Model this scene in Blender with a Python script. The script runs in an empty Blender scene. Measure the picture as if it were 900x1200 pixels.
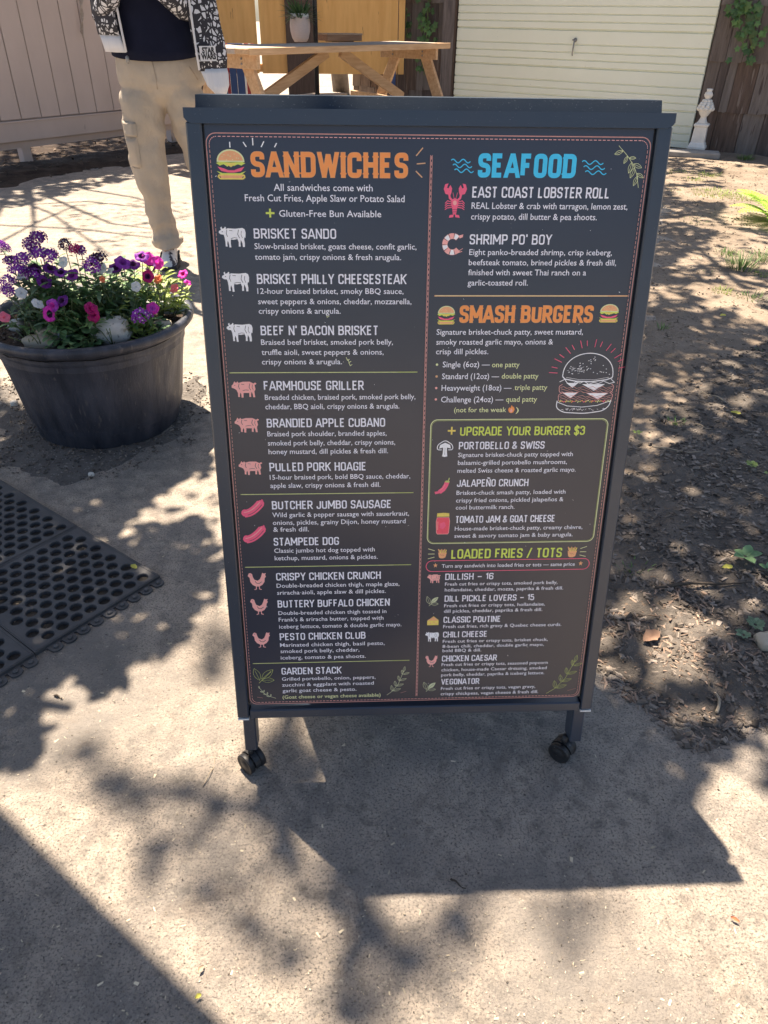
import bpy, bmesh, math, random
from math import sin, cos, pi, radians, atan2, hypot
from mathutils import Vector, Matrix, noise
from mathutils.geometry import tessellate_polygon

# ------------------------------------------------------------------ camera, light, exposure
scene = bpy.context.scene
COL = scene.collection
CAM = Vector((-0.11600886, -0.91533088, 1.2221867))
FPX, PITCH, ROLL, YAW = 856.5077, 0.59560595, 0.01766364, 0.05384736
fw0 = Vector((sin(YAW), cos(YAW), 0)); rt0 = Vector((cos(YAW), -sin(YAW), 0)); up0 = Vector((0, 0, 1))
FWD = fw0*cos(PITCH) - up0*sin(PITCH); u0 = up0*cos(PITCH) + fw0*sin(PITCH)
RT = rt0*cos(ROLL) + u0*sin(ROLL); UP = u0*cos(ROLL) - rt0*sin(ROLL)
cd = bpy.data.cameras.new('camera'); cam = bpy.data.objects.new('camera', cd); COL.objects.link(cam)
cam.matrix_world = Matrix(((RT.x, UP.x, -FWD.x, CAM.x), (RT.y, UP.y, -FWD.y, CAM.y), (RT.z, UP.z, -FWD.z, CAM.z), (0, 0, 0, 1)))
cd.sensor_fit = 'VERTICAL'; cd.sensor_height = 36; cd.lens = 36*FPX/1200; cd.clip_start = .02; cd.clip_end = 500
scene.camera = cam
SUNV = Vector((0.1968, -0.404, -1)).normalized()          # direction the sunlight travels
w = bpy.data.worlds.new('World'); scene.world = w; w.use_nodes = True
nt = w.node_tree; sky = nt.nodes.new('ShaderNodeTexSky'); sky.sky_type = 'NISHITA'; sky.sun_disc = False
sky.sun_elevation = radians(65.8); sky.sun_rotation = atan2(-SUNV.x, -SUNV.y)
sky.air_density = 1.0; sky.dust_density = 1.5
nt.links.new(sky.outputs[0], nt.nodes['Background'].inputs[0]); nt.nodes['Background'].inputs[1].default_value = .056
sl = bpy.data.lights.new('sun', 'SUN'); sl.energy = 5.0; sl.angle = radians(.53); sl.color = (1, .855, .68)
so = bpy.data.objects.new('sun', sl); COL.objects.link(so); so.rotation_euler = SUNV.to_track_quat('-Z', 'Y').to_euler(); so.location = (0, 0, 8)
vs = scene.view_settings; vs.view_transform = 'Standard'; vs.look = 'None'; vs.gamma = 1; vs.exposure = 1.76
scene.cycles.max_bounces = 6; scene.cycles.transparent_max_bounces = 4
rnd = random.Random(7)

# the photograph's camera calibration, used to find where on the ground a thing stands
def ray(u, v): return (FWD + RT*((u-450)/FPX) - UP*((v-600)/FPX))
def gp(u, v, z=0.0):
    d = ray(u, v); s = (z-CAM.z)/d.z; return CAM + d*s
def vp(u, v, P, D):
    d = ray(u, v); n = Vector((-D[1], D[0], 0)); s = (Vector((P[0], P[1], 0))-CAM).dot(n)/d.dot(n); return CAM + d*s

# ------------------------------------------------------------------ helpers
def link(o, parent=None):
    COL.objects.link(o)
    if parent is not None: o.parent = parent
    return o
def tag(o, label=None, cat=None, group=None, kind=None):
    if label: o['label'] = label
    if cat: o['category'] = cat
    if group: o['group'] = group
    if kind: o['kind'] = kind
    return o
def thing(name, label, cat, loc=(0, 0, 0), rz=0, group=None):
    o = bpy.data.objects.new(name, None); o.empty_display_size = .1; o.location = loc; o.rotation_euler = (0, 0, rz)
    return tag(link(o), label, cat, group)
class MB:
    def __init__(s): s.v = []; s.f = []; s.m = []; s.sm = []
    def add(s, vs_, fs, mat=0, M=None, smooth=False):
        k = len(s.v)
        s.v += [tuple(M @ Vector(p)) if M is not None else tuple(p) for p in vs_]
        s.f += [tuple(i+k for i in f) for f in fs]; s.m += [mat]*len(fs); s.sm += [smooth]*len(fs)
        return s
    def box(s, c, d, M=None, mat=0, bev=0):
        x, y, z = [q/2 for q in d]; cx, cy, cz = c
        if bev:
            b = min(bev, x*.9, y*.9, z*.9); V = []; 
            for sz in (-1, 1):
                for (ax, ay) in ((x-b, y), (x, y-b), (x, -(y-b)), (x-b, -y), (-(x-b), -y), (-x, -(y-b)), (-x, y-b), (-(x-b), y)):
                    V.append((cx+ax, cy+ay, cz+sz*(z-b)))
            for sz in (-1, 1):
                for (ax, ay) in ((x-b, y-b), (x-b, -(y-b)), (-(x-b), -(y-b)), (-(x-b), y-b)): V.append((cx+ax, cy+ay, cz+sz*z))
            F = []
            for i in range(8): F.append((i, (i+1) % 8, 8+(i+1) % 8, 8+i)[::-1])
            for k0, c0, flip in ((0, 16, False), (8, 20, True)):
                q = [(k0, k0+1, c0), (k0+1, k0+2, c0+1, c0), (k0+2, k0+3, c0+1), (k0+3, k0+4, c0+2, c0+1), (k0+4, k0+5, c0+2), (k0+5, k0+6, c0+3, c0+2), (k0+6, k0+7, c0+3), (k0+7, k0, c0, c0+3), (c0, c0+1, c0+2, c0+3)]
                F += [t if not flip else t[::-1] for t in q]
            return s.add(V, F, mat, M)
        V = [(cx+a*x, cy+b*y, cz+c_*z) for a in (-1, 1) for b in (-1, 1) for c_ in (-1, 1)]
        return s.add(V, [(0, 1, 3, 2), (4, 6, 7, 5), (0, 4, 5, 1), (2, 3, 7, 6), (0, 2, 6, 4), (1, 5, 7, 3)], mat, M)
    def tube(s, pts, rad, n=8, mat=0, M=None, cap=True, smooth=True):
        pts = [Vector(p) for p in pts]; V = []; F = []
        if not hasattr(rad, '__len__'): rad = [rad]*len(pts)
        nrm = None
        for i, p in enumerate(pts):
            t = (pts[min(i+1, len(pts)-1)]-pts[max(i-1, 0)]).normalized()
            if nrm is None: nrm = t.orthogonal().normalized()
            else: nrm = (nrm - t*nrm.dot(t)).normalized()
            b = t.cross(nrm)
            for j in range(n):
                a = 2*pi*j/n; V.append(p + nrm*cos(a)*rad[i] + b*sin(a)*rad[i])
        for i in range(len(pts)-1):
            for j in range(n): F.append((i*n+j, i*n+(j+1) % n, (i+1)*n+(j+1) % n, (i+1)*n+j))
        if cap: F.append(tuple(range(n))[::-1]); F.append(tuple((len(pts)-1)*n+j for j in range(n)))
        return s.add(V, F, mat, M, smooth)
    def lathe(s, prof, n=24, mat=0, M=None, smooth=True, wob=None, cap=True):
        V = []; F = []
        for (r, z) in prof:
            for j in range(n):
                a = 2*pi*j/n; k = 1 if wob is None else wob(a, z); V.append((r*k*cos(a), r*k*sin(a), z))
        for i in range(len(prof)-1):
            for j in range(n): F.append((i*n+j, i*n+(j+1) % n, (i+1)*n+(j+1) % n, (i+1)*n+j))
        if cap: F.append(tuple(range(n))[::-1]); F.append(tuple((len(prof)-1)*n+j for j in range(n)))
        return s.add(V, F, mat, M, smooth)
    def build(s, name, mats, parent=None, loc=None, rot=None):
        if not isinstance(mats, (list, tuple)): mats = [mats]
        me = bpy.data.meshes.new(name); me.from_pydata(s.v, [], s.f)
        for m in mats: me.materials.append(m)
        me.polygons.foreach_set('material_index', s.m); me.polygons.foreach_set('use_smooth', s.sm); me.update()
        o = bpy.data.objects.new(name, me)
        if loc is not None: o.location = loc
        if rot is not None: o.rotation_euler = rot
        return link(o, parent)
def T(x=0, y=0, z=0): return Matrix.Translation((x, y, z))
def RX(a): return Matrix.Rotation(a, 4, 'X')
def RY(a): return Matrix.Rotation(a, 4, 'Y')
def RZ(a): return Matrix.Rotation(a, 4, 'Z')
def SC(x, y, z): return Matrix.Diagonal((x, y, z, 1))
def fbm(x, y, z=0, o=3):
    v = 0; a = 1
    for i in range(o): v += a*noise.noise((x, y, z)); x *= 2.03; y *= 2.03; z *= 2.03; a *= .5
    return v
def beam(mb, a, b, wd, th, up=(0, 0, 1), mat=0, bev=.004):
    a = Vector(a); b = Vector(b); t = (b-a); L = t.length; t.normalize(); upv = Vector(up); s_ = t.cross(upv).normalized(); u_ = s_.cross(t)
    M = Matrix(((t.x, s_.x, u_.x, (a.x+b.x)/2), (t.y, s_.y, u_.y, (a.y+b.y)/2), (t.z, s_.z, u_.z, (a.z+b.z)/2), (0, 0, 0, 1)))
    return mb.box((0, 0, 0), (L, wd, th), M=M, mat=mat, bev=bev)

# ------------------------------------------------------------------ materials
def mat(name, c1, c2=None, scale=8, rough=.7, bump=0, bscale=60, dist=.01, spec=.5, det=6, stretch=None, speck=None, speck_scale=120, island=0, coat=0, trans=0, metal=0, gen=False, rvar=0):
    m = bpy.data.materials.new(name); m.use_nodes = True; N = m.node_tree; L = N.links.new; b = N.nodes['Principled BSDF']
    b.inputs['Roughness'].default_value = rough; b.inputs['Specular IOR Level'].default_value = spec; b.inputs['Metallic'].default_value = metal
    if coat: b.inputs['Coat Weight'].default_value = coat; b.inputs['Coat Roughness'].default_value = .25
    tc = N.nodes.new('ShaderNodeTexCoord'); src = tc.outputs['Object']
    if stretch:
        mp = N.nodes.new('ShaderNodeMapping'); mp.inputs['Scale'].default_value = stretch; L(src, mp.inputs[0]); src = mp.outputs[0]
    def nz(sc_, d=det, r=.6):
        n = N.nodes.new('ShaderNodeTexNoise'); n.inputs['Scale'].default_value = sc_; n.inputs['Detail'].default_value = d; n.inputs['Roughness'].default_value = r; L(src, n.inputs['Vector']); return n
    col = None
    if c2:
        n = nz(scale); rp = N.nodes.new('ShaderNodeValToRGB'); rp.color_ramp.elements[0].position = .33; rp.color_ramp.elements[1].position = .67
        rp.color_ramp.elements[0].color = (*c1, 1); rp.color_ramp.elements[1].color = (*c2, 1); L(n.outputs[0], rp.inputs[0]); col = rp.outputs[0]
    if speck:
        for k, (sc_, lo, colr) in enumerate(speck):
            n = nz(sc_, 2, .5); r2 = N.nodes.new('ShaderNodeMapRange'); r2.inputs[1].default_value = lo; r2.inputs[2].default_value = lo+.05; L(n.outputs[0], r2.inputs[0])
            mx = N.nodes.new('ShaderNodeMix'); mx.data_type = 'RGBA'; L(r2.outputs[0], mx.inputs[0])
            if col is None: mx.inputs[6].default_value = (*c1, 1)
            else: L(col, mx.inputs[6])
            mx.inputs[7].default_value = (*colr, 1); col = mx.outputs[2]
    if island:
        g = N.nodes.new('ShaderNodeNewGeometry'); hs = N.nodes.new('ShaderNodeHueSaturation'); mr = N.nodes.new('ShaderNodeMapRange'); mr.inputs[3].default_value = 1-island; mr.inputs[4].default_value = 1+island
        L(g.outputs['Random Per Island'], mr.inputs[0]); L(mr.outputs[0], hs.inputs['Value'])
        if col is None: hs.inputs['Color'].default_value = (*c1, 1)
        else: L(col, hs.inputs['Color'])
        col = hs.outputs[0]
    if col is None: b.inputs['Base Color'].default_value = (*c1, 1)
    else: L(col, b.inputs['Base Color'])
    if rvar:
        n = nz(scale*1.7); mr = N.nodes.new('ShaderNodeMapRange'); mr.inputs[1].default_value = .3; mr.inputs[2].default_value = .7; mr.inputs[3].default_value = rough-rvar; mr.inputs[4].default_value = rough+rvar; L(n.outputs[0], mr.inputs[0]); L(mr.outputs[0], b.inputs['Roughness'])
    if bump:
        n = nz(bscale, 8, .65); bp = N.nodes.new('ShaderNodeBump'); bp.inputs['Strength'].default_value = bump; bp.inputs['Distance'].default_value = dist; L(n.outputs[0], bp.inputs['Height']); L(bp.outputs[0], b.inputs['Normal'])
    if trans:
        tr = N.nodes.new('ShaderNodeBsdfTranslucent'); ms = N.nodes.new('ShaderNodeMixShader'); ms.inputs[0].default_value = trans
        if col is None: tr.inputs[0].default_value = (*[min(1, q*1.6) for q in c1], 1)
        else: L(col, tr.inputs[0])
        L(b.outputs[0], ms.inputs[1]); L(tr.outputs[0], ms.inputs[2]); L(ms.outputs[0], N.nodes['Material Output'].inputs[0])
    return m
def wood(name, c1, c2, axis=0, rough=.75, **k):
    st = [9, 9, 9]; st[axis] = .9; return mat(name, c1, c2, scale=4.5, rough=rough, stretch=st, bump=.35, bscale=9, dist=.004, **k)

# ground: sandy worn asphalt, several scales of grain
def asphalt():
    m = bpy.data.materials.new('asphalt'); m.use_nodes = True; N = m.node_tree; L = N.links.new; b = N.nodes['Principled BSDF']
    b.inputs['Roughness'].default_value = .9; b.inputs['Specular IOR Level'].default_value = .25
    tc = N.nodes.new('ShaderNodeTexCoord').outputs['Object']
    def nz(sc_, d=4, r=.6, dist_=0):
        n = N.nodes.new('ShaderNodeTexNoise'); n.inputs['Scale'].default_value = sc_; n.inputs['Detail'].default_value = d; n.inputs['Roughness'].default_value = r; n.inputs['Distortion'].default_value = dist_; L(tc, n.inputs['Vector']); return n.outputs[0]
    def rng(x, a, b_, c=0, d=1):
        r = N.nodes.new('ShaderNodeMapRange'); r.inputs[1].default_value = a; r.inputs[2].default_value = b_; r.inputs[3].default_value = c; r.inputs[4].default_value = d; L(x, r.inputs[0]); return r.outputs[0]
    def mix(f, a, b_, mode='MIX'):
        x = N.nodes.new('ShaderNodeMix'); x.data_type = 'RGBA'; x.blend_type = mode
        if isinstance(f, float): x.inputs[0].default_value = f
        else: L(f, x.inputs[0])
        for i, q in ((6, a), (7, b_)):
            if isinstance(q, tuple): x.inputs[i].default_value = (*q, 1)
            else: L(q, x.inputs[i])
        return x.outputs[2]
    c = mix(rng(nz(3.5, 5), .38, .62), (.27, .24, .212), (.41, .35, .29))
    c = mix(rng(nz(14, 5), .45, .7), c, (.48, .405, .33))
    c = mix(rng(nz(230, 3, .7), .50, .66), c, (.12, .11, .10))
    c = mix(rng(nz(170, 2, .5), .66, .76), c, (.36, .32, .27))
    c = mix(rng(nz(26, 6, .75), .50, .72), c, (.15, .136, .12))
    c = mix(rng(nz(1.1, 5, .6, .6), .52, .68), c, (.225, .205, .185))
    c = mix(rng(nz(60, 4, .8), .60, .70), c, (.44, .40, .33))
    c = mix(rng(nz(95, 2, .5), .69, .74), c, (.12, .105, .09))
    c = mix(rng(nz(9, 6, .8, .8), .55, .75), c, (.19, .16, .135))
    vo = N.nodes.new('ShaderNodeTexVoronoi'); vo.inputs['Scale'].default_value = 46; L(tc, vo.inputs['Vector'])
    c = mix(rng(vo.outputs['Distance'], .035, .02), c, (.44, .39, .33))
    L(c, b.inputs['Base Color'])
    b1 = N.nodes.new('ShaderNodeBump'); b1.inputs['Strength'].default_value = 1; b1.inputs['Distance'].default_value = .009; L(nz(42, 8, .72), b1.inputs['Height'])
    b2 = N.nodes.new('ShaderNodeBump'); b2.inputs['Strength'].default_value = 1; b2.inputs['Distance'].default_value = .0035; L(nz(150, 5, .75), b2.inputs['Height']); L(b1.outputs[0], b2.inputs['Normal']); L(b2.outputs[0], b.inputs['Normal'])
    return m
M_ASPH = asphalt()
M_DIRT = mat('dirt', (.155, .122, .093), (.27, .218, .17), scale=3.5, rough=.95, bump=.9, bscale=26, dist=.015, spec=.2, speck=[(60, .62, (.10, .075, .055)), (120, .66, (.42, .36, .28))])
M_MULCH = mat('mulch', (.088, .077, .068), (.18, .156, .134), scale=9, rough=.95, bump=1, bscale=40, dist=.02, spec=.2, speck=[(90, .63, (.16, .12, .09))])
M_SOIL = mat('soil', (.035, .025, .02), (.085, .062, .048), scale=7, rough=.95, bump=1, bscale=30, dist=.03, spec=.2)
M_CHIP = mat('bark_chip', (.095, .080, .068), (.22, .185, .155), scale=25, rough=.9, bump=.4, bscale=200, dist=.002, island=.6, spec=.25)
M_CHIPL = mat('dry_chip', (.30, .22, .15), (.40, .31, .21), scale=25, rough=.9, island=.4)
M_GRIT = mat('grit', (.32, .27, .21), (.42, .36, .28), scale=40, rough=.9, island=.5)
M_FRAME = mat('painted_steel', (.020, .032, .054), (.027, .042, .068), scale=5, coat=.3, rough=.38, bump=.12, bscale=500, dist=.0006, spec=.55, speck=[(420, .72, (.16, .17, .19))], rvar=.06)
M_BACKR = mat('dusty_steel', (.016, .032, .058), (.034, .046, .064), scale=3, rough=.75, spec=.12, bump=.2, bscale=500, dist=.0008, speck=[(420, .66, (.09, .105, .13))])
M_BOARD = mat('menu_print_ground', (.023, .027, .046), (.028, .033, .055), scale=3, coat=.6, rough=.32, spec=.4, bump=.02, bscale=6, dist=.004, speck=[(260, .775, (.22, .22, .22))], rvar=.05)
M_RUB = mat('black_rubber', (.045, .045, .050), (.085, .083, .085), scale=9, rough=.7, bump=.35, bscale=160, dist=.001, speck=[(80, .66, (.075, .068, .06))])
M_BLACK = mat('black_plastic', (.013, .013, .015), (.03, .029, .03), scale=30, rough=.5, speck=[(200, .68, (.12, .11, .10))])
M_WHITEP = mat('white_plastic', (.75, .75, .73), rough=.4)
M_POT = mat('weathered_plastic', (.020, .025, .040), (.058, .064, .088), scale=4.5, rough=.5, bump=.6, bscale=34, dist=.003, stretch=(4.5, 4.5, .8), speck=[(16, .66, (.085, .085, .095)), (150, .70, (.16, .16, .16))], rvar=.12)
INK = {}
def ink(k, c): INK[k] = mat('print_'+k, c, tuple(min(1, q*1.12) for q in c), scale=160, rough=.45, speck=[(700, .68, tuple(q*.72 for q in c))])
for k, c in dict(w=(.92, .91, .95), lav=(.86, .85, .95), o=(1.0, .33, .085), bl=(.06, .60, .95), g=(.66, .76, .12), gp=(.76, .80, .42), pk=(1.0, .44, .40), rd=(.9, .09, .14), ye=(.85, .66, .14), ln=(.62, .30, .26), gl=(.50, .57, .18), sg=(.60, .64, .40), br=(.50, .22, .10), bun=(.86, .42, .20), dk=(.035, .033, .038), hp=(.98, .13, .24), or_=(.75, .42, .22)).items(): ink(k, c)

# ------------------------------------------------------------------ ground and terrain
def plane(name, x0, y0, x1, y1, z, m):
    return tag(MB().add([(x0, y0, z), (x1, y0, z), (x1, y1, z), (x0, y1, z)], [(0, 1, 2, 3)]).build(name, m), kind='structure')
plane('ground', -120, -60, 120, 180, 0, M_ASPH)
def inpoly(x, y, P):
    c = False; j = len(P)-1
    for i in range(len(P)):
        if (P[i][1] > y) != (P[j][1] > y) and x < (P[j][0]-P[i][0])*(y-P[i][1])/(P[j][1]-P[i][1])+P[i][0]: c = not c
        j = i
    return c
def edist(x, y, P):
    d = 1e9
    for i in range(len(P)):
        a = P[i-1]; b = P[i]; dx = b[0]-a[0]; dy = b[1]-a[1]; t = max(0, min(1, ((x-a[0])*dx+(y-a[1])*dy)/(dx*dx+dy*dy+1e-9)))
        d = min(d, hypot(x-a[0]-t*dx, y-a[1]-t*dy))
    return d if inpoly(x, y, P) else -d
def patch(name, P, hmax, soft, res, m, seed=0, rough_=.3):
    xs = [p[0] for p in P]; ys = [p[1] for p in P]; x0 = min(xs)-soft; y0 = min(ys)-soft
    nx = int((max(xs)+soft-x0)/res)+1; ny = int((max(ys)+soft-y0)/res)+1; V = []; F = []; H = {}
    for j in range(ny+1):
        for i in range(nx+1):
            x = x0+i*res; y = y0+j*res
            d = edist(x, y, P)/soft + 1.1*fbm(x*2.2+seed, y*2.2, seed)+.35*fbm(x*9, y*9, seed+4)
            t = max(-1, min(1, d)); h = hmax*t + hmax*rough_*fbm(x*7, y*7, seed+9, 4)+hmax*.25*fbm(x*30, y*30, seed+2, 2)
            V.append((x, y, h)); H[(i, j)] = h
    for j in range(ny):
        for i in range(nx):
            if max(H[(i, j)], H[(i+1, j)], H[(i, j+1)], H[(i+1, j+1)]) > -.002:
                a = j*(nx+1)+i; F.append((a, a+1, a+nx+2, a+nx+1))
    o = MB().add(V, F, smooth=True).build(name, m); tag(o, kind='structure')
    def hf(x, y):
        i = int((x-x0)/res); j = int((y-y0)/res)
        return H.get((i, j), 0)
    return o, hf
G2 = lambda pts: [tuple(gp(*q)[:2]) for q in pts]
DIRT = G2([(690, 640), (705, 520), (735, 420), (760, 300), (772, 185), (800, 178), (905, 178), (980, 260), (1050, 420), (1050, 560), (900, 620), (760, 700)])
dirt, hdirt = patch('dirt_path', DIRT, .012, .18, .045, M_DIRT, 3, .5)
MUL = G2([(684, 760), (700, 700), (722, 560), (760, 470), (800, 430), (860, 400), (905, 330), (1000, 300), (1250, 380), (1500, 600), (1300, 900), (960, 900), (890, 865), (820, 850), (760, 820), (715, 790)])
mulch, hmul = patch('mulch_bed', MUL, .022, .14, .03, M_MULCH, 11, .5)
SOILP = [gp(-160, 200)[:2], gp(-160, 245)[:2], gp(0, 216)[:2], gp(80, 205)[:2], gp(150, 194)[:2], gp(240, 178)[:2], (-1.3, 9.6), (-1.6, 12.5), (-6.5, 13.5), (-9.5, 7.0)]
SOILP = [tuple(p) for p in SOILP]
soil, hsoil = patch('soil_strip', SOILP, .03, .2, .09, M_SOIL, 21, .6)
HSOIL = None
PSOIL = G2([(10, 540), (0, 470), (20, 440), (60, 480), (130, 520), (200, 500), (228, 445), (240, 470), (215, 520), (140, 548), (80, 560)])

def bits(name, label_kind, n, gen, size, m, asp=(2, 5), thick=.25, seed=1):
    r = random.Random(seed); mb = MB()
    for k in range(n):
        p = gen(r)
        if p is None: continue
        L_ = r.uniform(*size); wd = L_/r.uniform(*asp); th = wd*thick
        M = T(p[0], p[1], p[2]+th*.3) @ RZ(r.uniform(0, 2*pi)) @ RX(r.gauss(0, .35)) @ RY(r.gauss(0, .28))
        a, b = L_/2, wd/2; q = r.uniform(.5, 1); q2 = r.uniform(.3, 1)
        V = [(-a, -b*q2, 0), (a, -b*q, 0), (a*.9, b, 0), (-a*.8, b*q, 0), (-a*.9, -b*q2*.8, th), (a*.9, -b*q*.8, th), (a*.75, b*.8, th), (-a*.7, b*q*.8, th)]
        mb.add(V, [(4, 5, 6, 7), (0, 1, 5, 4), (1, 2, 6, 5), (2, 3, 7, 6), (3, 0, 4, 7)], 0, M)
    return tag(mb.build(name, m), label_kind[0], label_kind[1], kind='stuff')
def gen_poly(P, hf, bias=None, zmin=-1):
    xs = [p[0] for p in P]; ys = [p[1] for p in P]
    def g(r):
        for _ in range(12):
            x = r.uniform(min(xs)-.1, max(xs)+.1); y = min(ys)-.1 + (max(ys)-min(ys)+.2)*(r.random()**(bias or 1))
            if edist(x, y, P)+.1*fbm(x*3, y*3, 5) > -.03: return (x, y, max(0, hf(x, y)))
        return None
    return g
bits('mulch_chips', ('dark bark mulch chips covering the bed right of the sign', 'mulch'), 34000, gen_poly([p for p in MUL if True], hmul, 1.9), (.004, .024), M_CHIP, (1.3, 3.8), seed=2)
bits('dry_chips', ('pale dry wood chips and seed husks strewn over the mulch bed', 'wood chips'), 900, gen_poly(MUL, hmul, 1.9), (.005, .018), M_CHIPL, seed=3)
DRYP = G2([(735, 700), (800, 705), (870, 780), (880, 850), (820, 845), (720, 800), (700, 770)])
bits('straw_litter', ('reddish dry leaf and straw litter beside the foot of the sign', 'leaf litter'), 900, gen_poly(DRYP, hmul), (.006, .03), mat('straw', (.20, .135, .10), (.33, .24, .18), scale=20, rough=.9, island=.5), (3, 9), seed=4)
bits('soil_litter', ('dark twig and leaf litter on the shaded soil below the fence', 'leaf litter'), 3500, gen_poly(SOILP, hsoil), (.02, .09), mat('dark_litter', (.05, .036, .028), (.13, .095, .07), scale=20, rough=.95, island=.7), (2, 7), seed=5)
psoil, hps = patch('soil_patch', PSOIL, .006, .08, .02, mat('grey_soil', (.085, .075, .068), (.15, .135, .12), scale=9, rough=.95, bump=.8, bscale=60, dist=.008, speck=[(120, .64, (.30, .27, .24)), (70, .63, (.04, .034, .03))]), 5, .5)
bits('potting_soil_crumbs', ('dark crumbs of soil and bark around the base of the planter', 'soil'), 1500, gen_poly(PSOIL, hps), (.003, .012), M_CHIP, (1.2, 3), .5, seed=6)
def gen_grit(r):
    u = r.uniform(-60, 960); v = 1230-(r.random()**1.3)*900
    p = gp(u, v); 
    if 250 < u < 700 and v < 830: return None
    return (p.x, p.y, 0)
bits('path_grit', ('fine pale grit and husks scattered over the worn asphalt', 'grit'), 3800, gen_grit, (.0014, .0038), M_GRIT, (1, 2.2), .5, seed=7)
bits('dark_grit', ('fine dark crumbs scattered over the worn asphalt', 'grit'), 900, gen_grit, (.0015, .004), M_CHIP, (1, 2.5), .5, seed=8)
bits('petal_litter', ('small dry cream petals and husks dropped on the asphalt', 'petals'), 330, gen_grit, (.004, .012), mat('dry_petal', (.55, .47, .34), rough=.8, island=.3), (1.3, 5), .12, seed=9)
bits('dirt_litter', ('small twigs, leaf scraps and seed husks strewn over the bare dirt path', 'leaf litter'), 2200, gen_poly(DIRT, hdirt, 1.7), (.004, .028), mat('dirt_scrap', (.10, .078, .058), (.30, .235, .17), scale=18, rough=.95, island=.7), (1.5, 6), .25, seed=10)
bits('dirt_clods', ('small clods and pebbles in the bare dirt path', 'gravel'), 1500, gen_poly(DIRT, hdirt, 1.7), (.003, .012), mat('clod', (.15, .12, .095), (.27, .225, .18), scale=18, rough=.95, island=.35), (1, 1.5), .7, seed=12)
def twig(u, v, L_, bend, ang, m, label, z=.004, rad=.0028, cat='twig', name='twig'):
    p = gp(u, v); pts = []; a = ang; q = Vector((p.x, p.y, z))
    for i in range(9):
        pts.append(q.copy()); q = q+Vector((cos(a), sin(a), 0))*L_/8; a += bend/8+rnd.uniform(-.1, .1); q.z = z+.004*sin(i)
    o = MB().tube(pts, [rad*(1-.07*i) for i in range(9)], 6).build(name, m); return tag(o, label, cat)
M_TWIG = mat('twig_bark', (.30, .24, .17), (.42, .35, .26), scale=60, rough=.9); M_TWIGD = mat('dark_twig', (.05, .038, .03), (.09, .07, .05), scale=60, rough=.9)
twig(838, 839, .10, 1.6, .9, M_TWIG, 'curved pale root lying on the ground near the right edge', .012, .004)
twig(846, 478, .10, .9, 1.9, M_TWIG, 'pale curved stem on the dark mulch right of the burger drawing', .03)
twig(762, 532, .16, .5, -.5, M_TWIG, 'thin pale stick lying across the mulch beside the sign edge', .03, .003)
twig(812, 505, .06, .2, -.9, M_TWIG, 'short white splinter on the mulch', .03, .002)
twig(765, 700, .26, -.2, .15, M_TWIGD, 'long dark stick across the mulch beside the lower sign', .03, .005)
twig(793, 857, .05, .1, .1, M_TWIG, 'thin pale stalk on the asphalt right of the sign foot', .004, .0014)
twig(238, 922, .07, .6, 1.2, M_TWIG, 'thin dry stalk on the asphalt left of the left caster', .003, .0012)
twig(64, 816, .022, -.6, -.3, M_TWIGD, 'small dark twig on sunlit asphalt below the mats', .003, .0025)
twig(528, 1031, .03, -.2, -.7, M_TWIGD, 'short dark twig in the sign shadow', .003, .002)
M_YLEAF = mat('yellow_leaf', (.60, .55, .10), rough=.6, trans=.2); M_BLEAF = mat('brown_leaf', (.20, .11, .07), (.28, .17, .11), scale=60, rough=.8)
def leaf_flat(u, v, L_, wd, ang, m, label, z=.006):
    p = gp(u, v); V = []; n = 7
    for i in range(n):
        t = i/(n-1); ww = wd/2*sin(pi*min(1, t*.9+.05))**1.1*(1+.15*sin(t*17)); V += [(L_*(t-.5), -ww, .001+.3*ww*sin(t*5)), (L_*(t-.5), 0, .10*L_*(t-.4)**2), (L_*(t-.5), ww, .003+.4*ww)]
    F = []
    for i in range(n-1):
        for k in (0, 1): F.append((i*3+k, (i+1)*3+k, (i+1)*3+k+1, i*3+k+1))
    o = MB().add(V, F, smooth=True).build('fallen_leaf', m, None, (p.x, p.y, z), (0, 0, ang)); return tag(o, label, 'leaf')
leaf_flat(760, 757, .055, .032, .5, M_BLEAF, 'broad reddish brown dead leaf beside the foot of the sign', .03)
leaf_flat(845, 378, .035, .018, .3, M_YLEAF, 'yellow green leaf on the mulch below the grass tufts', .035)
leaf_flat(859, 494, .035, .014, -.4, M_YLEAF, 'pale yellow curled leaf near the right edge of the mulch', .035)
leaf_flat(848, 677, .03, .014, .1, M_YLEAF, 'bright yellow green leaf beside the seedling', .035)
leaf_flat(158, 669, .022, .012, -.5, M_YLEAF, 'small yellow green leaf caught in the rubber mat', .013)
leaf_flat(233, 1170, .010, .006, .5, M_YLEAF, 'tiny yellow petal on the asphalt at the edge of the large shadow')
leaf_flat(236, 1138, .012, .006, 1, M_CHIPL, 'tiny tan seed case on the asphalt near the large shadow')
leaf_flat(860, 1080, .014, .005, -.7, mat('red_leaf', (.45, .12, .05), rough=.7), 'tiny red dry leaf on sunlit asphalt at lower right')

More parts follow.
